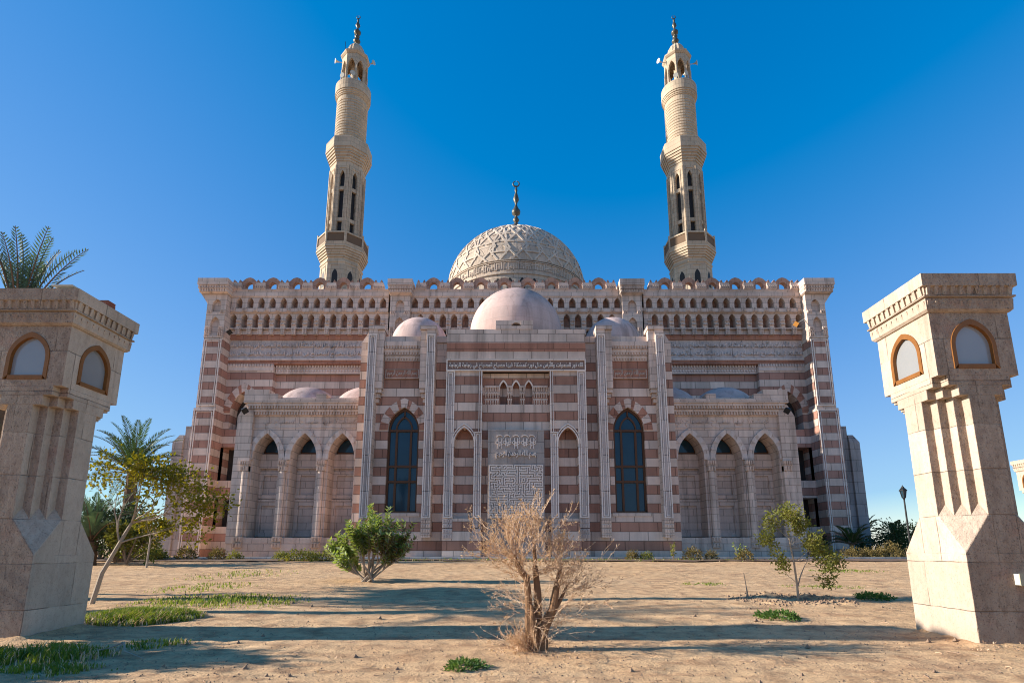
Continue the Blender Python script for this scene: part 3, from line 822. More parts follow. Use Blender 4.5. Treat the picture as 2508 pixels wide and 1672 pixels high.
# --- arcaded wings
YW = 48.0
PALE = M['pale']
def wing(s):
    m2 = MB(s)
    cs = (22.05, 18.72, 15.39); p = 3.33; ya = YW
    zf = 2.6
    for c in cs:
        xa, xb = c - p / 2, (c + p / 2 if c < 22 else 23.9)
        if c < 16: xa = 13.6
        cell(m2, xa, xb, zf, 12.3, arch(c, 1.15, zf, 9.5, 11.7, 8), ya, 1.8, 0, 0, 0)
    m2.box(13.6, 24.7, ya - .25, ya + 8, 0, zf - .02, 0)            # plinth
    m2.box(13.6, 24.6, ya - .15, ya + .5, zf - .02, zf, 0)
    m2.quad((13.6, ya, 12.3), (24.2, ya, 12.3), (24.2, ya, 15), (13.6, ya, 15), 0)
    m2.box(13.6, 24.3, ya - .05, ya + .02, 12.2, 12.28, 0)
    # end buttress and its sloping head
    m2.box(23.35, 24.75, ya - .35, ya + 7, zf - .5, 13.2, 0)
    m2.frustum((23.35, 24.75, ya - .35, ya + 7), (23.35, 24.2, ya - .3, ya + 7), 13.2, 14.3, 0)
    # roof and back
    m2.quad((13.6, ya + .4, 14.3), (24.2, ya + .4, 14.3), (24.2, YH, 14.3), (13.6, YH, 14.3), 0)
    m2.quad((24.2, ya, 0), (24.2, YH, 0), (24.2, YH, 14.3), (24.2, ya, 14.3), 0)
    # cornice and parapet
    for za, zb, zt, o in ((13.85, 14.12, 14.37, .52), (13.35, 13.62, 13.84, .3)):
        m2.box(13.62, 23.9, ya - o - .04, ya + .02, zb, zt, 0)
        m2.box(13.62, 23.9, ya - o + .12, ya + .02, za, zb - .005, 0)
        dentils(m2, 13.65, 23.8, za, zb - .006, ya - o - .02, ya - o + .12, .245, .52, 1, .9)
    m2.box(13.62, 24.2, ya - .66, ya + .4, 14.38, 14.66, 0)
    m2.box(13.62, 24.2, ya - .6, ya + .3, 14.662, 14.76, 0)
    m2.box(22.0, 24.2, ya - .6, ya + .5, 14.762, 15.6, 0); m2.box(21.2, 21.98, ya - .6, ya + .5, 14.762, 15.2, 0)
    m2.box(16.9, 17.8, ya - .6, ya + .5, 14.762, 15.2, 0)
    w = m2.build('wing', [PALE, M['pale']], mosque)
    # archivolts
    m2 = MB(s)
    for c in cs:
        if c < 16: pass
        ring(m2, arch(c, 1.15, 9.35, 9.5, 11.7, 8), arch(c, 1.645, 9.35, 9.5, 12.14, 8), ya - .2, ya + .02, 0, [0, 1])
    m2.build('archivolt', [M['pale'], M['band']], w)
    # engaged columns with capitals and bases
    for c in (23.7, 20.39, 17.06):
        m2 = MB(s)
        m2.lathe([(.25, 2.6), (.25, 8.3)], 12, c, ya - .2)
        for e_ in (-.34, .26): m2.box(c + e_, c + e_ + .08, ya - .14, ya + .3, 2.6, 8.4)
        for k in range(2):
            m2.box(c - .35 - .04 * k, c + .35 + .04 * k, ya - .42 - .06 * k, ya + .3, 8.3 + .5 * k, 8.75 + .5 * k)
            dentils(m2, c - .35 - .04 * k, c + .35 + .04 * k, 8.36 + .5 * k, 8.7 + .5 * k, ya - .56 - .06 * k, ya - .4 - .06 * k, .22, .6)
            m2.box(c - .37, c + .37, ya - .46, ya + .3, 1.75 + .5 * k, 2.2 + .5 * k)
            dentils(m2, c - .37, c + .37, 1.8 + .5 * k, 2.12 + .5 * k, ya - .58, ya - .44, .24, .6)
        m2.build('column', M['pale'], w)
    # lunette windows and blind panels at the back of the arches
    for c in cs:
        yb = ya + 1.78
        m2 = MB(s)
        pr = arch(c - .0, .98, 10.2, 10.25, 11.6, 8)
        ring(m2, arch(c, .9, 10.3, 10.3, 11.48, 8), pr, yb - .12, yb)
        m2.box(c - .98, c + .98, yb - .12, yb, 10.14, 10.3)
        f = m2.build('window', M['wood'], w)
        m2 = MB(s); m2.add([(x, yb - .04, z) for x, z in pr], [tuple(range(len(pr)))]); m2.build('glass', M['glass'], f)
        m2 = MB(s)
        frame_rect(m2, c - 1.16, c + 1.16, 6.1, 8.5, .36, yb - .14, yb - .002, 0)
        m2.box(c - 1.16, c + 1.16, yb - .3, yb, 8.8, 10.1)
        frame_rect(m2, c - 1.16, c + 1.16, 2.7, 5.8, .36, yb - .14, yb - .002, 0)
        m2.box(c - 1.16, c + 1.16, yb - .2, yb, 5.82, 6.0)
        m2.build('blind_panel', M['pale'], w)
    a, b = sorted((s * 14.2, s * 22.6))
    lettering('lettering', NUR2, a, b, 12.32, 13.15, ya, .05, M['pale'], w)
for s in (1, -1): wing(s)

# --- minarets
def minaret(s):
    cx, cy = s * 22.7, 66.0; m2 = MB(); rot = R(22.5)
    o8 = lambda prof, mb_=None, m=0: (mb_ or m2).lathe([(r / math.cos(R(22.5)), z) for r, z in prof], 8, cx, cy, rot, m)
    o8([(2.42, 30), (2.42, 37.0), (2.5, 37.05), (2.5, 37.3), (2.42, 37.35), (2.42, 37.7)])
    for i, (r, z) in enumerate(((2.55, 37.7), (2.68, 38.0), (2.8, 38.3), (2.93, 38.6), (3.02, 38.9))): o8([(r, z), (r, z + .28)])
    o8([(2.95, 39.18), (2.95, 39.4), (1.9, 39.41), (1.9, 40.0)])
    # octagonal shaft with a window slot in each face
    SH0, SH1 = 39.4, 51.6; ap = 2.12
    hw_ = ap * math.tan(R(22.5))
    for k in range(8):
        a = k * PI / 4 - PI / 2
        n_ = Vector((math.cos(a), math.sin(a), 0)); t_ = Vector((-math.sin(a), math.cos(a), 0)); c0 = Vector((cx, cy, 0))
        sub = MB(); cell(sub, -hw_, hw_, SH0, SH1, arch(0, .33, SH0 + .05, 49.3, 50.3, 5), 0, .45, 0, 0, 1)
        sub.box(-.33, .33, .12, .42, 47.5, 48.0, 0); sub.box(-.33, .33, .12, .42, 43.0, 43.5, 0)
        sub.box(-hw_, -hw_ + .13, -.09, .0, SH0, 51.0, 0); sub.box(hw_ - .13, hw_, -.09, .0, SH0, 51.0, 0)
        sub.box(-.5, -.41, -.06, .0, SH0, 50.7, 0); sub.box(.41, .5, -.06, .0, SH0, 50.7, 0); sub.box(-.41, .41, -.06, 0, 50.6, 50.7, 0)
        m2.add([tuple(c0 + t_ * v[0] + n_ * (ap - v[1]) + Vector((0, 0, v[2]))) for v in sub.v], sub.f, 0)
        for q in range(len(sub.m)): m2.m[-len(sub.m) + q] = sub.m[q]
        # small niches of the lower stage
        sub = MB(); pr = arch(0, .36, 33.9, 35.2, 36.1, 5); sub.add([(x, -.012, z) for x, z in pr], [tuple(range(len(pr)))], 1)
        sub.box(-.62, -.52, -.05, .02, 33, 36.8); sub.box(.52, .62, -.05, .02, 33, 36.8); sub.box(-.52, .52, -.05, .02, 36.6, 36.75)
        m2.add([tuple(c0 + t_ * v[0] + n_ * (2.42 - v[1]) + Vector((0, 0, v[2]))) for v in sub.v], sub.f, 0)
        for q in range(len(sub.m)): m2.m[-len(sub.m) + q] = sub.m[q]
    for (r, z) in ((2.2, 51.6), (2.32, 51.95), (2.45, 52.3), (2.58, 52.65), (2.7, 53.0), (2.8, 53.35)): o8([(r, z), (r, z + .33)])
    o8([(2.78, 53.7), (2.78, 54.9), (2.7, 55.0), (2.0, 55.02), (2.0, 55.3)])
    # round shaft
    pr = [(2.05, 55.0)]; z = 55.3
    while z < 61.6: pr += [(2.0, z), (2.07, z + .06), (2.07, z + .3), (2.0, z + .36)]; z += .42
    pr += [(2.02, 61.7), (2.02, 62.0), (2.12, 62.05), (2.12, 62.2), (2.2, 62.25), (2.2, 62.45), (2.3, 62.5), (2.3, 62.7), (2.38, 62.75), (2.38, 64.2), (2.3, 64.25), (1.4, 64.26)]
    m2.lathe(pr, 40, cx, cy)
    mn = m2.build('minaret', [M['minaret'], M['dark']], mosque)
    # balcony parapet
    b2 = MB(); P0, P1, rb = 39.4, 41.0, 2.98; hb = rb * math.tan(R(22.5))
    for k in range(8):
        a = k * PI / 4 - PI / 2
        n_ = Vector((math.cos(a), math.sin(a), 0)); t_ = Vector((-math.sin(a), math.cos(a), 0)); c0 = Vector((cx, cy, 0))
        sub = MB(); sub.box(-hb, -hb + .16, -.02, .2, P0, P1 + .3, 0); sub.box(hb - .16, hb, -.02, .2, P0, P1 + .3, 0)
        sub.box(-hb + .16, hb - .16, .0, .18, P1 - .2, P1, 0); sub.box(-hb + .16, hb - .16, .0, .18, P0, P0 + .2, 0)
        sub.box(-hb + .16, hb - .16, .1, .16, P0 + .2, P1 - .2, 1)
        b2.add([tuple(c0 + t_ * v[0] + n_ * (rb - v[1]) + Vector((0, 0, v[2]))) for v in sub.v], sub.f, 0)
        for q in range(len(sub.m)): b2.m[-len(sub.m) + q] = sub.m[q]
    b2.build('balcony', [M['minaret'], plain('brown_pierced_panel' if s > 0 else 'brown_balcony_panel', (.16, .1, .06), .8)], mn)
    # lantern
    b2 = MB(); rl = 1.62; hl = rl * math.tan(R(22.5))
    for k in range(8):
        a = k * PI / 4 - PI / 2
        n_ = Vector((math.cos(a), math.sin(a), 0)); t_ = Vector((-math.sin(a), math.cos(a), 0)); c0 = Vector((cx, cy, 0))
        sub = MB(); cell(sub, -hl, hl, 64.25, 69.0, arch(0, hl - .17, 64.3, 66.9, 68.2, 6), 0, .3, 0, 0, 0, False)
        sub.box(-hl, -hl + .14, -.07, 0, 64.3, 67.0)
        b2.add([tuple(c0 + t_ * v[0] + n_ * (rl - v[1]) + Vector((0, 0, v[2]))) for v in sub.v], sub.f, 0)
    o8([(1.66, 69.0), (1.85, 69.25), (1.85, 69.45), (1.7, 69.5), (1.2, 69.52)], b2)
    o8([(1.3, 68.95), (1.3, 69.0)], b2)
    b2.lathe([(.5, 64.26), (.5, 69.0)], 8, cx, cy)
    b2.build('lantern', M['minaret'], mn)
    b2 = MB(); b2.lathe([(1.2, 69.5), (1.27, 69.9), (1.25, 70.4), (1.12, 70.9), (.9, 71.35), (.6, 71.7), (.3, 71.95), (.05, 72.1)], 32, cx, cy, 0, 0, .07)
    b2.build('cupola', M['minaret'], mn)
    finial(mn, cx, cy, 71.75, 5.2, .5)
    # loudspeakers
    for (dx, dy, z, ax) in ((-2.5, -.3, 68.9, -1), (2.5, -.3, 68.6, 1), (.35, -2.0, 65.2, .3), (-.9, -1.9, 64.9, -.2)):
        b2 = MB(); p = Vector((cx + dx, cy + dy, z)); d = Vector((ax, -.55, -.1)).normalized()
        b2.tube([p - d * .3, p - d * .1, p + d * .12, p + d * .25], [.07, .1, .2, .34], 10)
        if abs(dx) > 2: b2.tube([p - d * .28, Vector((cx + dx * .65, cy - .2, z - .1))], .05, 5)
        else: b2.tube([p, p - Vector((0, 0, .95))], .05, 5)
        b2.build('loudspeaker', M['white'], mn)
    if s < 0:
        b2 = MB(); b2.tube([(cx - 1.45, cy - .3, 69.4), (cx - 1.5, cy - .3, 72.2)], .035, 5); b2.build('antenna', M['black'], mn)
    return mn
for s in (1, -1): minaret(s)

# ------------------------------------------------------------------ gate pillars
def worn(o, w=.01):
    b = o.modifiers.new('worn_edges', 'BEVEL'); b.width = w; b.segments = 2; b.limit_method = 'ANGLE'; b.angle_limit = R(35)
    return o
def make_pillar(loc, label, group):
    root = thing('gate_pillar', label, 'gate pillar', loc, group)
    X, Y, Z = loc
    A, T = .73, .165
    def stairs(k, a=A, t=T):
        """square of half width a whose corners are cut back in k steps"""
        if k == 0: return [(-a, -a), (a, -a), (a, a), (-a, a)]
        q = [(a, a - k * t)]
        for i in range(k): q += [(a - (i + 1) * t, a - (k - i) * t)] if False else []
        pts = []
        # corner near (+a,+a), going counter-clockwise from the right face to the back face
        c = [(a, a - k * t)]
        for i in range(k):
            c += [(a - (i + 1) * t, a - (k - i) * t), (a - (i + 1) * t, a - (k - i - 1) * t)]
        for r_ in range(4):
            for x, y in c:
                for _ in range(r_): x, y = -y, x
                pts.append((x, y))
        return pts
    P = lambda poly: [(X + x, Y + y) for x, y in poly]
    m2 = MB()
    m2.prism(P(stairs(0)), Z - .5, Z + 1.5)
    m2.prism(P(stairs(3)), Z + 1.5, Z + 4.28, cap=False)
    for r_ in range(4):                                          # broaches from the square foot to the fluted shaft
        n3 = 3 * T
        vs = [(A, A, 1.5), (A - n3, A, 2.15), (A - n3, A - n3, 2.8), (A, A - n3, 2.15), (A - n3, A, 1.5), (A, A - n3, 1.5), (A - n3, A - n3, 1.5)]
        o = []
        for x, y, z in vs:
            for _ in range(r_): x, y = -y, x
            o.append((X + x, Y + y, Z + z))
        m2.add(o, [(0, 1, 2, 3), (0, 4, 1), (0, 3, 5)])
    m2.prism(P(stairs(2)), Z + 4.28, Z + 4.47)
    m2.prism(P(stairs(1)), Z + 4.47, Z + 4.65)
    worn(m2.build('shaft', M['pillar'], root))
    # lantern head with a pointed window on each face
    m2 = MB(); wins = []
    pr = arch(0, .4, 4.78, 5.2, 5.72, 8)
    for r_ in range(4):
        sub = MB(); cell(sub, -A, A, 4.65, 5.86, pr, 0, .12, 0, 0, 0, True)
        def place(vs, off):
            o = []
            for x, y, z in vs:
                x, y = x, -A + y + off
                for _ in range(r_): x, y = -y, x
                o.append((X + x, Y + y, Z + z))
            return o
        m2.add(place(sub.v, 0), sub.f)
        fr = MB(); s2 = MB()
        ring(s2, arch(0, .335, 4.86, 5.2, 5.62, 8), arch(0, .41, 4.775, 5.2, 5.73, 8), -.02, .1)
        s2.box(-.335, .335, -.016, .1, 4.78, 4.86)
        fr.add(place(s2.v, 0), s2.f)
        gl = MB(); gl.add(place([(x, .05, z) for x, z in arch(0, .36, 4.83, 5.2, 5.66, 8)], 0), [tuple(range(19))])
        wins.append((fr, gl))
    m2.add([(X - A, Y - A, Z + 4.65), (X + A, Y - A, Z + 4.65), (X + A, Y + A, Z + 4.65), (X - A, Y + A, Z + 4.65)], [(3, 2, 1, 0)])
    m2.build('lantern_head', M['pillar'], root)
    for fr, gl in wins:
        f = fr.build('window', M['oak'], root); gl.build('pane', M['frost'], f)
    # cornice: two corbelled tiers and a slab
    m2 = MB()
    sq = lambda h: P([(-h, -h), (h, -h), (h, h), (-h, h)])
    fr4 = lambda a, b, z0, z1: m2.frustum((X - a, X + a, Y - a, Y + a), (X - b, X + b, Y - b, Y + b), Z + z0, Z + z1)
    fr4(.76, .8, 5.86, 5.9); fr4(.8, .815, 5.9, 6.1)
    fr4(.78, .80, 6.1, 6.13); fr4(.845, .845, 6.13, 6.16); fr4(.8, .83, 6.16, 6.33); fr4(.875, .88, 6.33, 6.57)
    n = 11
    for r_ in range(4):
        for i in range(n):
            c = -.83 + 1.66 * (i + .5) / n
            for (z0, z1, y0, y1, w) in ((6.17, 6.325, -.868, -.8, .034), (5.92, 6.06, -.83, -.79, .028)):
                sub = MB(); sub.frustum((c - w * .6, c + w * .6, y0 + .035, y1), (c - w, c + w, y0, y1), z0, z1)
                o = []
                for x, y, z in sub.v:
                    for _ in range(r_): x, y = -y, x
                    o.append((X + x, Y + y, Z + z))
                m2.add(o, sub.f)
    worn(m2.build('cornice', M['pillar'], root), .007)
    return root
PG = 'gate pillars with lantern heads'
p1 = make_pillar((8.36, 10.28, .04), 'sunlit stone gate pillar with a small pale box low on its shaded front', PG)
p2 = copy_tree(p1); p2.location = (-9.36, 10.8, .0); p2['label'] = 'shaded stone gate pillar with bricks and a pale floodlight on its top'
p3 = copy_tree(p1); p3.location = (33.4, 35.0, .7); p3['label'] = 'distant gate pillar half hidden behind the sunlit pillar'

# junction box on the sunlit pillar, floodlights and bricks on the caps
t = thing('junction_box', 'small pale junction box fixed low on the front of the sunlit gate pillar', 'junction box', (8.47, 9.52, 1.12))
m2 = MB(); m2.box(8.38, 8.57, 9.44, 9.548, 1.02, 1.2); m2.build('housing', M['white'], t)
m2 = MB(); m2.box(8.37, 8.58, 9.425, 9.439, 1.01, 1.21); m2.build('cover', plain('yellowed_plastic', (.34, .31, .22), .6), t)
t = thing('floodlight', 'pale grey floodlight lying on the cap of the shaded gate pillar', 'floodlight', (-9.05, 10.35, 6.58), 'floodlights')
m2 = MB(); m2.frustum((-9.25, -8.85, 10.2, 10.55), (-9.2, -8.9, 10.25, 10.5), 6.62, 6.75); m2.build('housing', M['grey'], t)
m2 = MB(); m2.box(-9.26, -8.84, 10.17, 10.58, 6.751, 6.775); m2.build('rim', M['white'], t)
m2 = MB(); m2.box(-9.1, -9.0, 10.3, 10.45, 6.57, 6.62); m2.build('bracket', M['black'], t)
t = thing('brick_stack', 'few loose red bricks stacked on the edge of the shaded gate pillar cap', 'brick stack', (-8.68, 10.9, 6.575))
m2 = MB(); m2.box(-8.8, -8.56, 10.72, 11.0, 6.575, 6.66); m2.box(-8.78, -8.58, 10.8, 11.02, 6.663, 6.74); m2.build('brick', M['brick'], t)
t = thing('floodlight', 'flat dark floodlight on the cap of the sunlit gate pillar', 'floodlight', (8.0, 9.9, 6.61), 'floodlights')
m2 = MB(); m2.frustum((7.85, 8.25, 9.62, 9.95), (7.9, 8.2, 9.66, 9.9), 6.64, 6.73); m2.build('housing', M['black'], t)
m2 = MB(); m2.box(7.98, 8.12, 9.7, 9.9, 6.61, 6.64); m2.build('bracket', M['grey'], t)

# floodlights hung on the mosque
def wall_light(x, y, z, tx, mat, label, arm):
    t = thing('floodlight', label, 'floodlight', (x, y, z), 'floodlights')
    m2 = MB(); d = Vector((tx, -.6, -.45)).normalized(); p = Vector((x, y, z))
    m2.tube([p - d * .3, p - d * .22, p + d * .1, p + d * .22, p + d * .25], [.1, .19, .25, .36, .36], 4)
    m2.build('housing', mat, t)
    m2 = MB(); m2.tube([p + d * .252, p + d * .27], [.32, .32], 4); m2.build('lens', M['orange'] if mat is M['orange'] else M['black'], t)
    m2 = MB(); m2.tube([p - d * .27, Vector(arm)], .045, 6); m2.build('bracket', M['grey'], t)
wall_light(-32.1, 58.2, 25.5, .35, M['black'], 'black floodlight under the blind arcade beside the corner pier with stepped buttress', (-33.3, 59.6, 25.9))
wall_light(31.2, 57.6, 26.2, -.6, M['orange'], 'orange lit floodlight on a long thin pole under the blind arcade', (33.2, 59.2, 27.6))
wall_light(-23.9, 47.0, 13.6, .7, M['black'], 'black floodlight at the end of the cornice with sunlit parapet edge', (-23.9, 47.8, 13.9))
wall_light(23.9, 47.0, 13.6, -.7, M['black'], 'black floodlight at the end of the fully shaded wing cornice', (23.9, 47.8, 13.9))

# ------------------------------------------------------------------ street lamp and outbuilding
def lamp(x, y, z, h):
    t = thing('street_lamp', 'black lantern street lamp rising above the shrubs', 'street lamp', (x, y, z))
    m2 = MB(); m2.lathe([(.1, z), (.1, z + .4), (.07, z + .5), (.05, z + h - .9), (.08, z + h - .86), (.05, z + h - .8)], 8, x, y); m2.build('post', M['black'], t)
    m2 = MB(); z1 = z + h - .8
    for a in range(6):
        q = R(60 * a); m2.tube([(x + .12 * math.cos(q), y + .12 * math.sin(q), z1), (x + .22 * math.cos(q), y + .22 * math.sin(q), z1 + .5)], .016, 4)
    m2.lathe([(.1, z1 - .02), (.14, z1 + .03)], 6, x, y)
    m2.lathe([(.28, z1 + .5), (.26, z1 + .54), (.14, z1 + .68), (.1, z1 + .7), (.1, z1 + .76), (.03, z1 + .82), (.02, z1 + .9)], 6, x, y)
    l = m2.build('lantern', M['black'], t)
    m2 = MB(); m2.lathe([(.1, z1 + .02), (.2, z1 + .49)], 6, x, y); m2.build('pane', M['glass'], l)
lamp(26.7, 38.0, .78, 5.1)
t = thing('outbuilding', 'low sandy outbuilding with a flat roof beside the hall', 'outbuilding', (-47, 76, .85))
m2 = MB(); m2.box(-51, -45.5, 76, 82, .5, 4.4); m2.build('wall', M['minaret'], t)
m2 = MB(); m2.box(-51.3, -45.2, 75.7, 82.3, 4.4, 4.7); m2.build('roof', M['pale'], t)
m2 = MB(); m2.box(-46.7, -45.9, 75.9, 75.995, .85, 3.2); m2.build('door', M['dark'], t)

# ------------------------------------------------------------------ plants
M['bark'] = plain('grey_brown_bark', (.2, .15, .11), .9, scale=5, bump=.6)
M['palebark'] = plain('pale_bark', (.36, .29, .22), .9, scale=5, bump=.6)
M['drybark'] = plain('dry_brown_bark', (.23, .13, .07), .95, scale=7, bump=.8, var=.5)
M['palmbark'] = plain('palm_trunk_bark', (.17, .105, .065), .95, scale=5, bump=.9, var=.6)
M['drytwig'] = leafmat('dry_tan_leaf', (.56, .36, .235), (.8, .63, .46), 12, .25)
M['dryleaf'] = leafmat('curled_dry_leaf', (.42, .255, .16), (.7, .5, .34), 14, .2)
M['bigleaf'] = leafmat('broad_green_leaf', (.15, .24, .04), (.34, .4, .12), 5, .4)
M['yellowleaf'] = leafmat('yellow_green_leaf', (.1, .14, .018), (.38, .28, .02), 3.2, .45)
M['olive'] = leafmat('olive_green_leaf', (.15, .17, .035), (.24, .22, .05), 2.5, .4)
M['palmleaf'] = leafmat('palm_leaflet', (.05, .09, .04), (.09, .14, .055), 1.0, .25)
M['bluepalm'] = leafmat('bluish_palm_leaflet', (.055, .1, .07), (.1, .15, .1), 1.0, .25)
M['hedge'] = leafmat('dark_hedge_leaf', (.035, .06, .02), (.07, .1, .03), 2.0, .25)
M['highlitleaf'] = leafmat('pale_highlit_leaf', (.3, .36, .16), (.42, .46, .24), 5, .3)  # pale leaf undersides, plus bright highlights put into the leaf colour
M['drybush'] = leafmat('brownish_bush_leaf', (.13, .11, .035), (.24, .17, .07), 3.0, .3)
M['grass'] = leafmat('grass_blade', (.1, .17, .022), (.27, .32, .05), 2.2, .45)
M['weed'] = leafmat('low_weed_leaf', (.06, .13, .03), (.12, .2, .045), 3, .35)

def rv(rr, s=1.0): return Vector((rr.uniform(-s, s), rr.uniform(-s, s), rr.uniform(-s, s)))

def grow(rr, tw, tips, p, d, L, r, depth, spread=.6, up=.15, seg=3, keep=.72, kids=(2, 3)):
    """a tapered branch that bends and forks; collects points where leaves grow"""
    pts = [p]; rad = [r]
    for i in range(seg):
        d = (d + rv(rr, .22) + Vector((0, 0, up * .4))).normalized()
        p = p + d * (L / seg); pts.append(p); rad.append(max(.003, r * (1 - .45 * (i + 1) / seg)))
        if depth <= 1: tips.append((p.copy(), d.copy(), depth))
    tw.tube(pts, rad, 5 if r > .02 else 3)
    if depth == 0: return
    for k in range(rr.randint(*kids)):
        nd = (d + rv(rr, spread) + Vector((0, 0, up))).normalized()
        grow(rr, tw, tips, p, nd, L * rr.uniform(keep - .15, keep + .12), rad[-1] * .8, depth - 1, spread, up, seg, keep, kids)

def frond(mb, base, az, el, L, droop, rr, nl=34, ll=.5, lw=None, stem=None):
    """one palm frond: a curved rachis with two rows of narrow leaflets"""
    h = Vector((math.cos(az), math.sin(az), 0)); pts = []; p = Vector(base); e = el
    n = 14
    for i in range(n + 1):
        pts.append(p.copy()); d = h * math.cos(e) + Vector((0, 0, math.sin(e))); p = p + d * (L / n); e -= droop / n * (.4 + 1.2 * i / n)
    mb.tube(pts, [.035 * (1 - .85 * i / n) + .004 for i in range(n + 1)], 4, 1)
    side = h.cross(Vector((0, 0, 1)))
    lw = lw or .014 + .0013 * base[1]
    for i in range(nl):
        t = .14 + .86 * i / nl; k = min(n - 1, int(t * n)); f = t * n - k
        q = pts[k].lerp(pts[k + 1], f); d = (pts[k + 1] - pts[k]).normalized(); upv = side.cross(d)
        l = ll * (math.sin(PI * min(1, t * .82 + .16)) ** .7) * rr.uniform(.85, 1.1)
        for s in (1, -1):
            ld = (side * s * .8 + d * .75 + upv * rr.uniform(.15, .4) + rv(rr, .07)).normalized()
            mb.leaf(q, ld, upv, l, lw, 0)

def palm(name, label, x, y, z, h, tr, nf, L, els, leaf, seed, lean=(0, 0), ll=.5, cat='palm tree', group=None, az0=None, dr=1.0, nl=38, lw=None):
    rr = random.Random(seed); t = thing(name, label, cat, (x, y, z), group)
    m2 = MB(); n = max(4, int(h / .35)); pts = []; rad = []
    for i in range(n + 1):
        f = i / n; pts.append((x + lean[0] * f * f, y + lean[1] * f * f, z - .1 + (h + .1) * f)); rad.append(tr * (1.25 - .25 * f) * (1.0 if i % 2 else 1.1))
    m2.tube(pts, rad, 10)
    for i in range(int(h * 16)):                                  # old leaf bases
        f = rr.uniform(.1, 1); a = rr.uniform(0, 2 * PI); c = Vector((x + lean[0] * f * f, y + lean[1] * f * f, z + h * f))
        o = Vector((math.cos(a), math.sin(a), 0)); m2.leaf(c + o * tr * .9, (o * .6 + Vector((0, 0, 1))), o, .28, .12)
    m2.build('trunk', M['palmbark'], t)
    m2 = MB(); top = Vector((x + lean[0], y + lean[1], z + h))
    for i in range(nf):
        az = (2 * PI * i * .381966 + rr.uniform(-.2, .2)) if az0 is None else az0[i % len(az0)] + rr.uniform(-.12, .12)
        e = R(els[0] + (els[1] - els[0]) * (i + .5) / nf + rr.uniform(-6, 6))
        frond(m2, top + Vector((math.cos(az), math.sin(az), 0)) * .1, az, e, L * rr.uniform(.85, 1.1), R(rr.uniform(45, 75)) * dr, rr, ll=ll, nl=nl, lw=lw)
    m2.build('crown', [leaf, M['palmbark']], t)
    return t

# tall palm behind the shaded pillar: its crown shows above the cap and its shadow lies across the sand
palm('date_palm', 'tall bluish date palm whose crown rises above the shaded gate pillar', -15.7, 16.3, .2, 8.5, .24, 17, 2.9, (66, 89), M['bluepalm'], 5, ll=.46, dr=.45, nl=25, lw=.045)
palm('date_palm', 'green date palm with spreading fronds near the corner of the mosque', -26.6, 38, .78, 6.0, .34, 40, 4.0, (-5, 86), M['palmleaf'], 9, ll=.62)
palm('date_palm', 'short bluish palm with upright fronds and a stubby brown trunk', -25.8, 34, .68, 1.4, .36, 34, 3.7, (25, 88), M['bluepalm'], 12, ll=.5)
palm('fan_palm', 'small dark palm in the shade of the stepped buttress', 29.9, 50, .85, 1.2, .16, 14, 2.2, (10, 75), M['hedge'], 15, ll=.55)
palm('date_palm', 'palm with fronds coloured as if lit orange behind the stepped buttress', 43.6, 70, .85, 2.6, .25, 16, 2.9, (5, 85), M['drybush'], 17, ll=.6)  # brownish leaf colour stands for orange light on the fronds
palm('date_palm', 'dense dark palm among the shrubs beyond the mosque corner', 42.2, 62, .85, 1.9, .25, 16, 2.6, (5, 80), M['hedge'], 18, ll=.55)

def leafy(mb, rr, tips, n, L, W, spread=.25, upb=.3, m=0):
    for (p, d, k) in tips:
        for _ in range(n):
            q = p + rv(rr, spread); ld = (d * .5 + rv(rr, .9) + Vector((0, 0, upb))).normalized()
            mb.leaf(q, ld, rv(rr), L * rr.uniform(.6, 1.2), W * rr.uniform(.7, 1.2), m, .15)

# leaning young tree with yellowing leaves
rr = random.Random(31); bx, by = -11.35, 15.3; bz = ground_z(bx, by)
t = thing('young_tree', 'leaning young tree with yellowing leaves beside the shaded gate pillar', 'tree', (bx, by, bz))
tw = MB(); tips = []
b = Vector((bx, by, bz - .1)); k1 = b + Vector((.17, 0, .9)); k2 = b + Vector((.5, .05, 1.7)); k3 = b + Vector((.72, .1, 2.25))
tw.tube([b, k1, k2, k3], [.07, .06, .05, .04], 7)
for (p0, d, L) in ((k3, (.55, .1, .8), .75), (k3, (.9, -.2, .55), .8), (k3, (.1, .2, 1), .75), (k2, (-.25, .2, 1), .95), (k2, (.0, -.3, 1), .9), (k3, (1, .2, .12), .85), (k3, (1, -.2, .3), .95), (k3, (.8, .3, .2), .8), (k2, (1, -.1, .35), .9), (k3, (.5, -.5, .5), .7)):
    grow(rr, tw, tips, p0.copy(), Vector(d).normalized(), L, .028, 3, .75, .06, 3, .74)
tw.build('trunk', M['palebark'], t)
m2 = MB(); leafy(m2, rr, tips, 4, .12, .07, .22, .05)
m2.build('crown', M['yellowleaf'], t)

rr = random.Random(35); bx, by = -14.6, 8.7; bz = ground_z(bx, by)  # unseen tree, added to throw shade on the near grass
t = thing('unseen_tree', 'added unseen bushy tree that shades the near grass beside the gate', 'tree', (bx, by, bz))
tw = MB(); tips = []; tw.tube([(bx, by, bz - .1), (bx, by, bz + 1.6)], [.12, .09], 7)
for a in range(7): grow(rr, tw, tips, Vector((bx, by, bz + 1.5)), Vector((math.cos(a * .9) * .7, math.sin(a * .9) * .45, .7 + .1 * a)).normalized(), .95, .04, 3, .7, .08)
tw.build('trunk', M['bark'], t)
m2 = MB(); leafy(m2, rr, tips, 9, .2, .13, .2, .05); m2.build('crown', M['olive'], t)

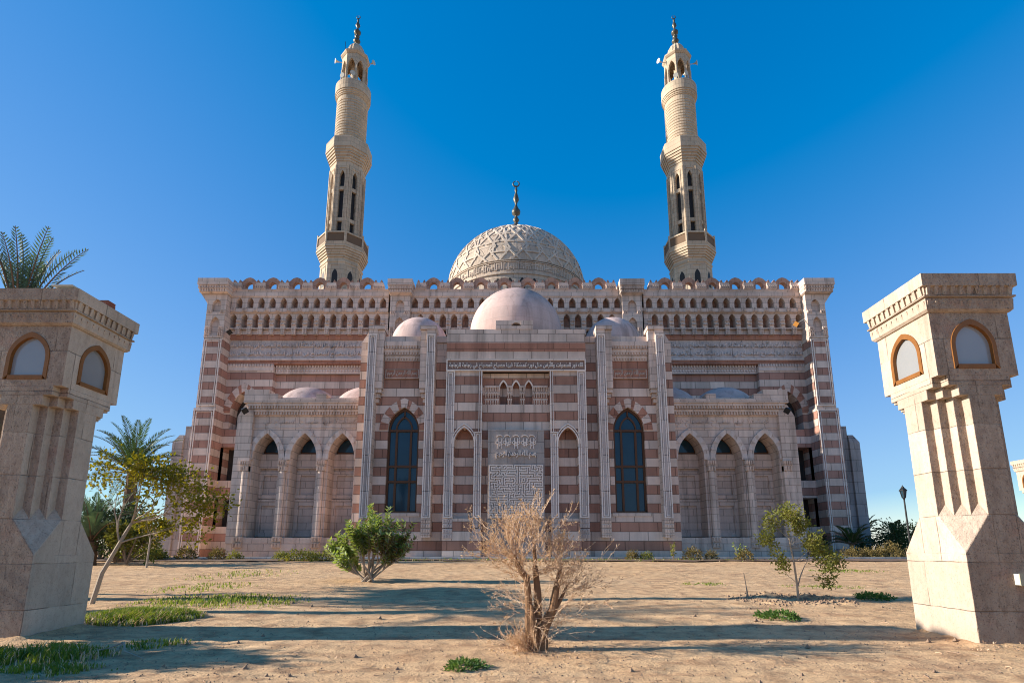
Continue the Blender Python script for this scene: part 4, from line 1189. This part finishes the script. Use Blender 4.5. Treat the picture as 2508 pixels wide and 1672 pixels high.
rr = random.Random(36); bx, by = -18.6, 17.4; bz = ground_z(bx, by)
t = thing('unseen_tree', 'taller spreading tree outside the view behind the shaded gate pillar', 'tree', (bx, by, bz))
tw = MB(); tips = []; tw.tube([(bx, by, bz - .1), (bx + .1, by, bz + 3.2)], [.17, .12], 7)
for a in range(9): grow(rr, tw, tips, Vector((bx, by, bz + 3.0)), Vector((math.cos(a * .9) * .6, math.sin(a * .9) * .4, .5 + .13 * a)).normalized(), 1.6, .06, 3, .6, .1)
tw.build('trunk', M['bark'], t)
m2 = MB(); leafy(m2, rr, tips, 7, .24, .15, .3, .05); m2.build('crown', M['olive'], t)

palm('date_palm', 'leaning date palm outside the view whose fronds shade the sand', -17.2, 13.6, .13, 6.2, .24, 30, 3.2, (-10, 80), M['palmleaf'], 44)

# small staked sapling with yellow leaves near the palms
rr = random.Random(33); bx, by = -20.6, 31.5; bz = ground_z(bx, by)
t = thing('sapling', 'thin pale sapling with a small yellow green crown near the palms', 'tree', (bx, by, bz))
tw = MB(); tips = []; tw.tube([(bx, by, bz - .1), (bx + .03, by, bz + 1.6)], [.06, .045], 6)
for d in ((.6, .1, .7), (-.5, .2, .8), (.1, -.4, 1), (.8, 0, .3)): grow(rr, tw, tips, Vector((bx + .03, by, bz + 1.5)), Vector(d).normalized(), .6, .025, 2, .7, .1)
tw.build('trunk', M['palebark'], t)
m2 = MB(); leafy(m2, rr, tips, 9, .17, .1, .22, .1); m2.build('crown', M['yellowleaf'], t)

# broad-leaved green bush
rc = random.Random(4); rr = random.Random(41); bx, by = -5.75, 22.4; bz = ground_z(bx, by)
t = thing('green_bush', 'large green bush with broad leaves on bare forked stems', 'bush', (bx, by, bz))
tw = MB(); m2 = MB()
def leafstem(p, d, L, n, r=.03, dead=0.0):
    pts = [p]; q = p
    for i in range(5):
        d = (d + rv(rr, .13) + Vector((0, 0, .1))).normalized(); q = q + d * (L / 5); pts.append(q)
    tw.tube(pts, [r * (1 - .14 * i) for i in range(6)], 5)
    for i in range(n):
        f = .3 + .7 * i / n; k = min(4, int(f * 5)); a = pts[k].lerp(pts[k + 1], f * 5 - k)
        ang = (i % 2) * PI / 2 + rr.uniform(-.3, .3); s = d.cross(Vector((.3, .8, .2))).normalized(); w = d.cross(s)
        for sg in (1, -1):
            ld = (s * math.cos(ang) * sg + w * math.sin(ang) * sg + d * rr.uniform(.4, .9)).normalized()
            m2.leaf(a, ld, d, rr.uniform(.19, .32) * (1.1 - .3 * f), rr.uniform(.1, .17), 1 if rr.random() < dead else (2 if rc.random() < .3 else 0), .12)
    return pts
for (dx, dz, L, r, bb) in ((.95, .7, 2.2, .045, 5), (.85, .9, 2.8, .05, 5), (-1.0, .8, 2.3, .045, 5), (-.75, .8, 2.2, .05, 5), (-.4, 1, 2.5, .05, 6), (-.12, 1, 2.7, .055, 6), (.12, 1, 2.9, .06, 6), (.38, 1, 3.0, .08, 7), (.55, .95, 2.7, .06, 6), (-.95, .45, 1.9, .04, 4), (.7, .75, 2.3, .05, 5), (0, .9, 2.2, .05, 5)):
    p = Vector((bx + rr.uniform(-.35, .3), by + rr.uniform(-.3, .3), bz - .05))
    d = Vector((dx, rr.uniform(-.45, .45), dz)).normalized()
    pts = [p]
    for i in range(4):
        d = (d + rv(rr, .1)).normalized(); p = p + d * (L * .62 / 4); pts.append(p)
    tw.tube(pts, [r * (1 - .12 * i) for i in range(5)], 6)
    dead = .5 if dx > .5 else .06
    for k in range(bb + 5):
        f = rr.uniform(.55, 1); j = min(3, int(f * 4)); a = pts[j].lerp(pts[j + 1], f * 4 - j)
        leafstem(a, (d + rv(rr, .5) + Vector((0, 0, .25))).normalized(), L * rr.uniform(.28, .48), 11, .022, dead)
    leafstem(p, d, L * .45, 13, .025, dead * .5)
for k in range(7):                                               # low shoots to the side
    leafstem(Vector((bx - .4, by - .3, bz + .25)), Vector((rr.uniform(-1, -.5), rr.uniform(-.6, .2), rr.uniform(.1, .6))).normalized(), rr.uniform(.8, 1.5), 9, .02)
tw.build('stem', M['palebark'], t); m2.build('foliage', [M['bigleaf'], M['drybush'], M['highlitleaf']], t)

# dry bush in the middle
rr = random.Random(53); bx, by = .3, 9.35; bz = ground_z(bx, by)
t = thing('dry_bush', 'bare dried out bush with sawn brown stems and tan twigs', 'bush', (bx, by, bz))
tw = MB(); B = lambda x, y, z: Vector((bx + x, by + y, bz + z))
stems = [([B(-.08, 0, -.1), B(-.09, 0, .35), B(-.1, .02, .8), B(-.13, .02, 1.12), B(-.2, .0, 1.2)], [.085, .075, .06, .06, .058]),
         ([B(-.13, .02, 1.1), B(-.27, 0, 1.32), B(-.33, -.02, 1.5)], [.055, .05, .012]),
         ([B(.0, .06, -.1), B(.05, .08, .4), B(.06, .1, .85), B(.02, .1, 1.25), B(.0, .12, 1.7)], [.1, .08, .065, .05, .02]),
         ([B(.08, 0, -.1), B(.12, 0, .3), B(.3, .0, .62), B(.36, .02, .95), B(.46, .04, 1.35)], [.12, .11, .075, .06, .025]),
         ([B(.22, 0, .45), B(.42, .05, .75), B(.55, .06, 1.0)], [.05, .035, .015]),
         ([B(.05, -.05, -.1), B(-.02, -.08, .3), B(-.05, -.05, .7)], [.09, .07, .03]),
         ([B(.1, .02, .0), B(.16, -.04, .25)], [.13, .06])]
for pts, rad in stems: tw.tube(pts, [r_ * .95 for r_ in rad], 9)
for q in tw.v: pass
tw.build('stem', M['drybark'], t)
tw = MB(); lf = MB()
def twig(p, d, L, r, depth):
    pts = [p]; q = p
    for i in range(4):
        d = (d + rv(rr, .18) + Vector((0, 0, .05))).normalized(); q = q + d * (L / 4); pts.append(q)
    tw.tube(pts, [r * (1 - .2 * i) for i in range(5)], 3)
    for i in range(rr.randint(6, 10)):
        k = rr.choice((1, 2, 3, 3)); a = pts[k].lerp(pts[k + 1], rr.random())
        lf.leaf(a, (d + rv(rr, .9)), rv(rr), rr.uniform(.025, .07), rr.uniform(.007, .016), 0, .3)
    if depth:
        for k in range(rr.randint(2, 4)):
            j = rr.randint(1, 4); twig(pts[j], (d + rv(rr, .55)).normalized(), L * rr.uniform(.45, .8), r * .7, depth - 1)
for i in range(115):
    pts, rad = rr.choice(stems[:6]); f = rr.uniform(.6, 1) if rr.random() < .8 else rr.uniform(.1, .45)
    n = len(pts) - 1; k = min(n - 1, int(f * n)); p = pts[k].lerp(pts[k + 1], f * n - k)
    out = Vector((p.x - bx - .06, p.y - by, 0)) * 1.5 + Vector((rr.uniform(-1.6, 1.6), rr.uniform(-1.0, 1.0), 0))
    upz = rr.uniform(.1, 1.2) if p.z - bz > .75 else rr.uniform(-.2, .6)
    twig(p, (out + Vector((0, 0, upz))).normalized(), rr.uniform(.36, .74), .0048, 2 if rr.random() < .7 else 1)
for x_, z_ in ((-.3, 1.45), (0, 1.6), (.42, 1.3)):
    for k in range(9): twig(B(x_, 0, z_), Vector((rr.uniform(-.45, .45), rr.uniform(-.4, .4), 1)).normalized(), rr.uniform(.3, .55), .005, 2)
for k in range(60):                                              # dead shoots round the foot
    twig(B(rr.uniform(-.3, .1), rr.uniform(-.25, .15), 0), Vector((rr.uniform(-.9, .5), rr.uniform(-.6, .4), rr.uniform(.3, 1))).normalized(), rr.uniform(.15, .35), .004, 1)
tw.build('twigs', M['drytwig'], t); lf.build('foliage', M['dryleaf'], t)

# young tree on the dug mound
rr = random.Random(61); bx, by = 8.0, 16.2; bz = ground_z(bx, by)
t = thing('young_tree', 'slender young tree with sparse olive leaves in a dug sand ring', 'tree', (bx, by, bz))
tw = MB(); tips = []; Bt = lambda x, y, z: Vector((bx + x, by + y, bz + z))
tr_ = [Bt(0, 0, -.1), Bt(.0, 0, .5), Bt(-.03, 0, 1.1), Bt(-.07, .02, 1.5), Bt(-.1, 0, 1.75)]
tw.tube(tr_, [.035, .03, .026, .022, .018], 6)
tw.tube([Bt(.02, 0, .4), Bt(.14, .03, .7), Bt(.28, .05, .95)], [.02, .017, .014], 5)
for p0, d, L in ((tr_[4], (-.25, .1, 1), .42), (tr_[4], (.25, -.2, 1), .38), (tr_[4], (-.6, .1, .5), .4), (tr_[3], (.6, .2, .6), .45), (tr_[3], (-.8, 0, .25), .42), (tr_[2], (-.8, .2, .45), .5), (Bt(.28, .05, .95), (.5, 0, .8), .4),
                 (Bt(.28, .05, .95), (.9, .2, .15), .45), (Bt(.14, .03, .7), (.9, -.2, .1), .4), (tr_[1], (-.7, -.2, .5), .5), (tr_[2], (.9, -.1, .2), .5), (tr_[3], (.9, .1, .1), .5), (tr_[3], (.3, .4, .9), .42), (tr_[2], (.6, -.3, .3), .45)):
    grow(rr, tw, tips, p0.copy(), Vector(d).normalized(), L, .012, 2, .6, .04, 3, .72)
tw.build('trunk', M['palebark'], t)
m2 = MB(); leafy(m2, rr, tips, 9, .105, .052, .15, .0); m2.build('crown', M['olive'], t)

# dry planted stick
bx, by = 6.65, 16.4; bz = ground_z(bx, by)
t = thing('planted_stick', 'bare dry stick planted in the sand beside the slender young tree', 'stick', (bx, by, bz))
m2 = MB(); m2.tube([(bx, by, bz - .1), (bx - .02, by, bz + .35), (bx - .06, by, bz + .72)], [.016, .013, .01], 5); m2.tube([(bx + .03, by + .02, bz - .1), (bx + .0, by, bz + .3)], [.01, .007], 5)
m2.build('stem', M['palebark'], t)

# low round bushes along the planting bed
def bush_mesh(seed, mat, w, h, n=520):
    rr = random.Random(seed); m2 = MB()
    for i in range(n):
        a = rr.uniform(0, 2 * PI); e = math.asin(rr.random()); r_ = rr.uniform(.55, 1.05) * (1 + .18 * math.sin(3 * a + seed))
        d = Vector((math.cos(a) * math.cos(e), math.sin(a) * math.cos(e), math.sin(e)))
        p = Vector((d.x * w * r_, d.y * w * r_, d.z * h * r_ + .02)); m2.leaf(p, (d + rv(rr, .8)), rv(rr), rr.uniform(.07, .15), .05, 0, .2)
    for i in range(9):
        a = rr.uniform(0, 2 * PI); m2.tube([(0, 0, -.05), (math.cos(a) * w * .7, math.sin(a) * w * .7, h * .7)], [.015, .006], 3, 0)
    return m2, mat
protos = {}
def small_bush(kind, x, y, sc, label):
    if kind not in protos:
        spec = {'round': (1, M['drybush'], .45, .55), 'green': (2, M['olive'], .45, .5), 'wide': (3, M['olive'], .8, .4), 'flat': (4, M['weed'], .55, .16)}[kind]
        m2, mat = bush_mesh(*spec); o = m2.build('low_bush', mat, loc=(0, 0, 0)); protos[kind] = o
    else:
        o = protos[kind].copy(); COL.objects.link(o)
    o.location = (x, y, ground_z(x, y) if y < 46 else .85); sc *= 1.55; o.scale = (sc, sc, sc); o.rotation_euler = (0, 0, x * 1.7)
    tag(o, label, 'bush', 'low bushes along the planting bed')
def XB(xd, Y=41.5): return (xd * 1.0663 - 1264) / 1350 * Y * .981
for kind, xd, Y, sc, lab in (
    ('round', 430, 41.5, 1.05, 'brownish rounded bush at the foot of the striped corner pier'),
    ('round', 500, 41.6, .9, 'small brownish bush beside the shaded end buttress of the arcade'),
    ('green', 541, 41.4, .75, 'tiny green bush before the first column of the arcade'),
    ('green', 648, 41.7, .75, 'lone small green bush before the middle column of the arcade'),
    ('wide', 690, 39.6, 1.1, 'low spreading green bush in the bed before the bright arcade'),
    ('wide', 738, 39.3, .95, 'low spreading bush half behind the large green bush'),
    ('wide', 330, 41.0, 1.4, 'wide green bush in front of the low outbuilding'),
    ('green', 362, 41.2, 1.0, 'loose green bush between the outbuilding and the corner pier'),
    ('round', 1452, 41.4, .75, 'little brown bush under the dark window on the shaded side'),
    ('green', 1484, 41.3, .7, 'little green bush just under the shaded tall window sill'),
    ('round', 1590, 41.2, .95, 'pinkish brown bush at the foot of the shaded arcade column'),
    ('round', 1632, 41.5, .7, 'small dark bush between two bushes of the shaded arcade'),
    ('round', 1710, 40.2, .85, 'brown bush below the bright green seedling'),
    ('round', 1953, 44.0, 1.0, 'first brown clipped bush past the slender young tree'),
    ('round', 1985, 44.2, .95, 'second brown clipped bush past the slender young tree'),
    ('round', 2012, 44.0, .95, 'third brown clipped bush in the row before the hedge'),
    ('round', 2048, 44.0, 1.35, 'largest brown clipped bush in the row, next to the sunlit pillar'),
    ('flat', 1990, 16.4, .55, 'flat green weed on the sand near the sunlit pillar'),
    ('flat', 1072, 8.05, .33, 'flat green weed in the sunlit sand below the dry bush'),
    ('flat', 1775, 12.6, .5, 'faint flat weed on the sand below the planted stick'),
):
    small_bush(kind, XB(xd, Y), Y, sc, lab)

def seedling(x, y, h, n, mat, label, seed):
    rr = random.Random(seed); z = ground_z(x, y); t = thing('seedling', label, 'plant', (x, y, z), 'seedlings in the planting bed')
    tw = MB(); lf = MB()
    for i in range(n):
        d = Vector((rr.uniform(-.35, .35), rr.uniform(-.3, .3), 1)).normalized(); p = Vector((x, y, z - .05)); q = p + d * h * rr.uniform(.7, 1)
        tw.tube([p, q], [.02, .008], 4)
        for k in range(12):
            f = .3 + .7 * k / 12; lf.leaf(p.lerp(q, f), (d * .5 + rv(rr, .9)), rv(rr), rr.uniform(.15, .3), .09, 0, .15)
    tw.build('stem', M['bark'], t); lf.build('foliage', mat, t)
seedling(XB(1545), 41.4, 1.4, 5, M['olive'], 'leggy olive seedling at the outer corner of the shaded entrance block', 71)
seedling(XB(1697, 40.8), 40.8, 1.35, 5, M['bigleaf'], 'bright green upright seedling before the shaded arcade', 72)
seedling(XB(1455, 41.2), 41.2, .7, 3, M['drybush'], 'short brown seedling between the dry bush and the shaded window', 73)

# shrubs and hedge beyond the mosque corner
def shrub(x, y, w, h, mat, label, seed, n=1800):
    rr = random.Random(seed); t = thing('shrub', label, 'shrub', (x, y, .85), 'shrubs beyond the mosque')
    tw = MB(); lf = MB(); cl = [(Vector((rr.uniform(-w, w) * .75, rr.uniform(-w, w) * .6, h * rr.uniform(.3, .85))), rr.uniform(.35, .6) * w) for _ in range(9)]
    for c, r_ in cl:
        tw.tube([(x, y, .8), (x + c.x * .6, y + c.y * .6, .85 + c.z * .6), (x + c.x, y + c.y, .85 + c.z)], [.07, .04, .02], 5)
        for i in range(n // 9):
            d = rv(rr).normalized(); p = Vector((x, y, .85)) + c + d * r_ * rr.uniform(.5, 1.1) * Vector((1, 1, .8)).length / 1.6
            lf.leaf(p, d + rv(rr, .8), rv(rr), rr.uniform(.14, .3), .13, 0, .15)
    tw.build('stem', M['bark'], t); lf.build('foliage', mat, t)
shrub(38.0, 56, 1.9, 3.3, M['hedge'], 'dense dark shrub beside the orange lit palm', 81)
shrub(40.6, 56, 1.8, 3.0, M['olive'], 'pale green shrub with bare twigs under the street lamp', 82)
shrub(44.0, 58, 2.2, 3.4, M['hedge'], 'dark shrub partly hidden by the sunlit pillar', 83)
shrub(-28.8, 36, 1.6, 2.4, M['olive'], 'olive green shrub between the two palms near the mosque corner', 84)
shrub(-25.0, 35.2, 2.0, 3.9, M['hedge'], 'tall dark green shrub hiding the foot of the spreading date palm', 87)
shrub(-23.2, 33.6, 1.3, 2.2, M['olive'], 'lower olive shrub in front of the palm trunks', 88)
shrub(-33.0, 48, 2.0, 3.0, M['yellowleaf'], 'yellow green shrub in front of the low outbuilding', 85)
shrub(-31.0, 42, 2.0, 3.4, M['hedge'], 'dark shrub behind the leaning young tree', 86)
rr = random.Random(90); m2 = MB()
for i in range(5200):
    p = Vector((rr.uniform(32, 60), rr.uniform(58.4, 60.2), .85 + rr.random() ** .8 * 1.9 + .15 * math.sin(i))); m2.leaf(p, rv(rr), rv(rr), .3, .18, 0, .15)
tag(m2.build('hedge', M['hedge'], loc=(46, 59, .85)), 'long low dark hedge behind the row of clipped bushes', 'hedge')

# grass and litter
rr = random.Random(101); m2 = MB()
def blades(x0, x1, y0, y1, n, h, power=1.0, lean=.35):
    for i in range(n):
        x = x0 + (x1 - x0) * rr.random(); y = y0 + (y1 - y0) * rr.random()
        ex = ((x - (x0 + x1) / 2) / ((x1 - x0) / 2)) ** 2 + ((y - (y0 + y1) / 2) / ((y1 - y0) / 2)) ** 2
        k = noise.noise(Vector((x * 1.3, y * 1.3, 5.5)))
        if ex > 1 + k * .8 or rr.random() < ex * .75 or noise.noise(Vector((x * 2.6, y * 2.6, 9))) < -.25 * power: continue
        z = ground_z(x, y); hh = h * rr.uniform(.5, 1.15) * (1 - .5 * min(1, ex)); a = rr.uniform(0, 2 * PI)
        d = Vector((math.cos(a) * lean * rr.random(), math.sin(a) * lean * rr.random(), 1)); w = .003 + .003 * rr.random() + .0004 * y
        s = Vector((math.cos(a + 1.3), math.sin(a + 1.3), 0)) * w; p = Vector((x, y, z - .01)); q = p + d * hh * .6; e = q + (d + Vector((math.cos(a) * .6, math.sin(a) * .6, -.3))) * hh * .4
        m2.add([tuple(p - s), tuple(p + s), tuple(q + s * .8), tuple(q - s * .8), tuple(e)], [(0, 1, 2, 3), (3, 2, 4)], 1 if rr.random() < .06 + .3 * ex else 0)
blades(-9.4, -6.9, 11.5, 13.4, 22000, .3, 1.0, .6)
blades(-10.8, -5.6, 14.2, 17.6, 6000, .15, .75)
blades(-8.4, -6.1, 8.0, 9.4, 4500, .26, .8)
blades(-7.3, -5.4, 7.3, 8.4, 2200, .13, .2)
blades(-6.6, -5.5, 9.3, 10.2, 900, .14, .4)
blades(-12.5, -9, 17.5, 22, 1500, .15, .0)
blades(-15, -10, 22, 30, 1500, .16, .0)
blades(14.5, 18.5, 27, 30, 1800, .12, .2)
blades(9, 12.5, 19, 21, 1200, .09, .1)
blades(6, 8, 20.5, 22, 900, .09, .1)
blades(-18, 24, 38.5, 42.4, 7000, .22, -.2)
tag(m2.build('grass', [M['grass'], M['drytwig']], loc=(-8, 12, 0)), kind='stuff')
m2 = MB()
for i in range(3800):
    y = 6.4 + 12 * rr.random() ** 1.6; x = rr.uniform(-.75, .75) * (y + 2); z = ground_z(x, y) - .002; r_ = rr.uniform(.006, .022) * (1 if rr.random() < .95 else rr.uniform(1.8, 3.2))
    if noise.noise(Vector((x * .9, y * .9, 33))) < -.25: continue
    m2.add([(x - r_, y, z), (x + r_ * .8, y - r_ * .5, z), (x, y + r_, z), (x + rr.uniform(-.3, .3) * r_, y, z + r_ * 1.1), (x - r_ * .4, y - r_ * .7, z + .2 * r_)], [(0, 4, 3), (4, 1, 3), (1, 2, 3), (2, 0, 3)])
for i in range(420):                                             # dug clods thrown up round the young tree
    a = rr.uniform(0, 2 * PI); q = rr.gauss(1.05, .3); x = 7.7 + q * 1.15 * math.cos(a); y = 16.0 + q * .9 * math.sin(a); z = ground_z(x, y) - .01; r_ = rr.uniform(.02, .075)
    m2.add([(x - r_, y, z), (x + r_ * .8, y - r_ * .5, z), (x, y + r_, z), (x + rr.uniform(-.3, .3) * r_, y, z + r_ * .9), (x - r_ * .4, y - r_ * .7, z + .2 * r_)], [(0, 4, 3), (4, 1, 3), (1, 2, 3), (2, 0, 3)])
tag(m2.build('pebbles', plain('brown_pebbles', (.26, .17, .11), .9, .8, 20), loc=(0, 10, 0)), kind='stuff')
m2 = MB()
for i in range(260):
    y = 6.6 + 14 * rr.random() ** 1.5; x = rr.uniform(-.75, .75) * (y + 2); z = ground_z(x, y) + .008; a = rr.uniform(0, 2 * PI); L = rr.uniform(.05, .22)
    m2.tube([(x, y, z), (x + math.cos(a) * L * .5, y + math.sin(a) * L * .5, z + rr.uniform(0, .015)), (x + math.cos(a + .3) * L, y + math.sin(a + .3) * L, z)], rr.uniform(.003, .006), 3)
for i in range(900):                                             # chips at the foot of the pillar and dead leaves round the dry bush
    if i < 120: x, y = 8.3 + rr.uniform(-1.1, .6), 9.35 + rr.uniform(-.25, .15)
    elif i < 400: x, y = .3 + rr.gauss(0, .55), 9.25 + rr.gauss(0, .3)
    else: y = 6.6 + 14 * rr.random() ** 1.5; x = rr.uniform(-.75, .75) * (y + 2)
    m2.leaf(Vector((x, y, ground_z(x, y) + .012)), rv(rr) * Vector((1, 1, .3)).length, Vector((0, 0, 1)), .05, .025)
tag(m2.build('dry_litter', M['dryleaf'], loc=(0, 10, 0)), kind='stuff')
t = thing('fallen_branch', 'pale dry forked branch lying in the shade before the shaded gate pillar', 'branch', (-6.2, 8.9, .05))
m2 = MB(); z = ground_z(-6.2, 8.9) + .03
m2.tube([(-6.75, 8.75, z), (-6.35, 9.05, z + .06), (-6.15, 9.1, z + .14), (-5.95, 8.85, z + .05), (-5.45, 8.55, z)], [.008, .012, .014, .013, .006], 5)
m2.tube([(-6.15, 9.1, z + .14), (-6.1, 8.8, z + .02)], [.01, .005], 5); m2.build('stem', M['palebark'], t)

# ------------------------------------------------------------------ light, sky, camera
ELEV = R(21.8); SX, SYY = 1.0, .004
d = Vector((SX, SYY, 0)).normalized() * math.cos(ELEV) + Vector((0, 0, -math.sin(ELEV)))
L = bpy.data.lights.new('sun', 'SUN'); L.energy = 5.0; L.angle = R(.53); L.color = (1, .92, .81)
lo = bpy.data.objects.new('sun', L); COL.objects.link(lo); lo.rotation_euler = d.to_track_quat('-Z', 'Y').to_euler(); lo.location = (-40, 10, 40)

w = bpy.data.worlds.new('World'); S.world = w; w.use_nodes = True
nt = w.node_tree; N = NT(nt)
sky = N.n('ShaderNodeTexSky'); sky.sky_type = 'NISHITA'; sky.sun_disc = False
sky.sun_elevation = ELEV; sky.sun_rotation = math.atan2(-SX, -SYY); sky.altitude = 0; sky.air_density = 1.0; sky.dust_density = 0.0; sky.ozone_density = 3.0
bg = nt.nodes['Background']; bg.inputs['Strength'].default_value = .092
# the clear desert sky is a deeper blue than the model's: grade its colour channel by channel (a soft shoulder each)
sep = N.n('ShaderNodeSeparateColor'); N.l(sky.outputs[0], sep.inputs[0])
KS = .174
def grade(ch, a, b, o, T):
    x = N.math('MAXIMUM', N.math('SUBTRACT', N.math('MULTIPLY', ch, KS), o), 0.0)
    e = N.math('EXPONENT', N.math('MULTIPLY', x, -b))
    glow = N.math('MULTIPLY', N.math('MAXIMUM', N.math('SUBTRACT', N.math('MULTIPLY', ch, KS), T), 0.0), .95 / KS)
    return N.math('ADD', N.math('MULTIPLY', N.math('SUBTRACT', 1.0, e), a / KS), glow)
cc = N.n('ShaderNodeCombineColor')
N.l(grade(sep.outputs[0], .44, 3.1, .12, .7), cc.inputs[0]); N.l(grade(sep.outputs[1], .92, 1.2, 0.0, 1.0), cc.inputs[1]); N.l(grade(sep.outputs[2], 1.0, 2.15, 0.0, 1.4), cc.inputs[2])
N.l(cc.outputs[0], bg.inputs['Color'])

cam = bpy.data.cameras.new('camera'); co = bpy.data.objects.new('camera', cam); COL.objects.link(co)
co.location = (0, 0, 1.6); co.rotation_euler = (PI / 2 + R(11.27), 0, 0)
cam.sensor_width = 36; cam.lens = 1350 / 2508 * 36; cam.shift_x = -10 / 2508; cam.shift_y = 240 / 2508
cam.clip_start = .1; cam.clip_end = 4000
S.camera = co
S.cycles.filter_width = 1.05
S.view_settings.view_transform = 'Standard'; S.view_settings.look = 'None'; S.view_settings.gamma = 1; S.view_settings.exposure = .95
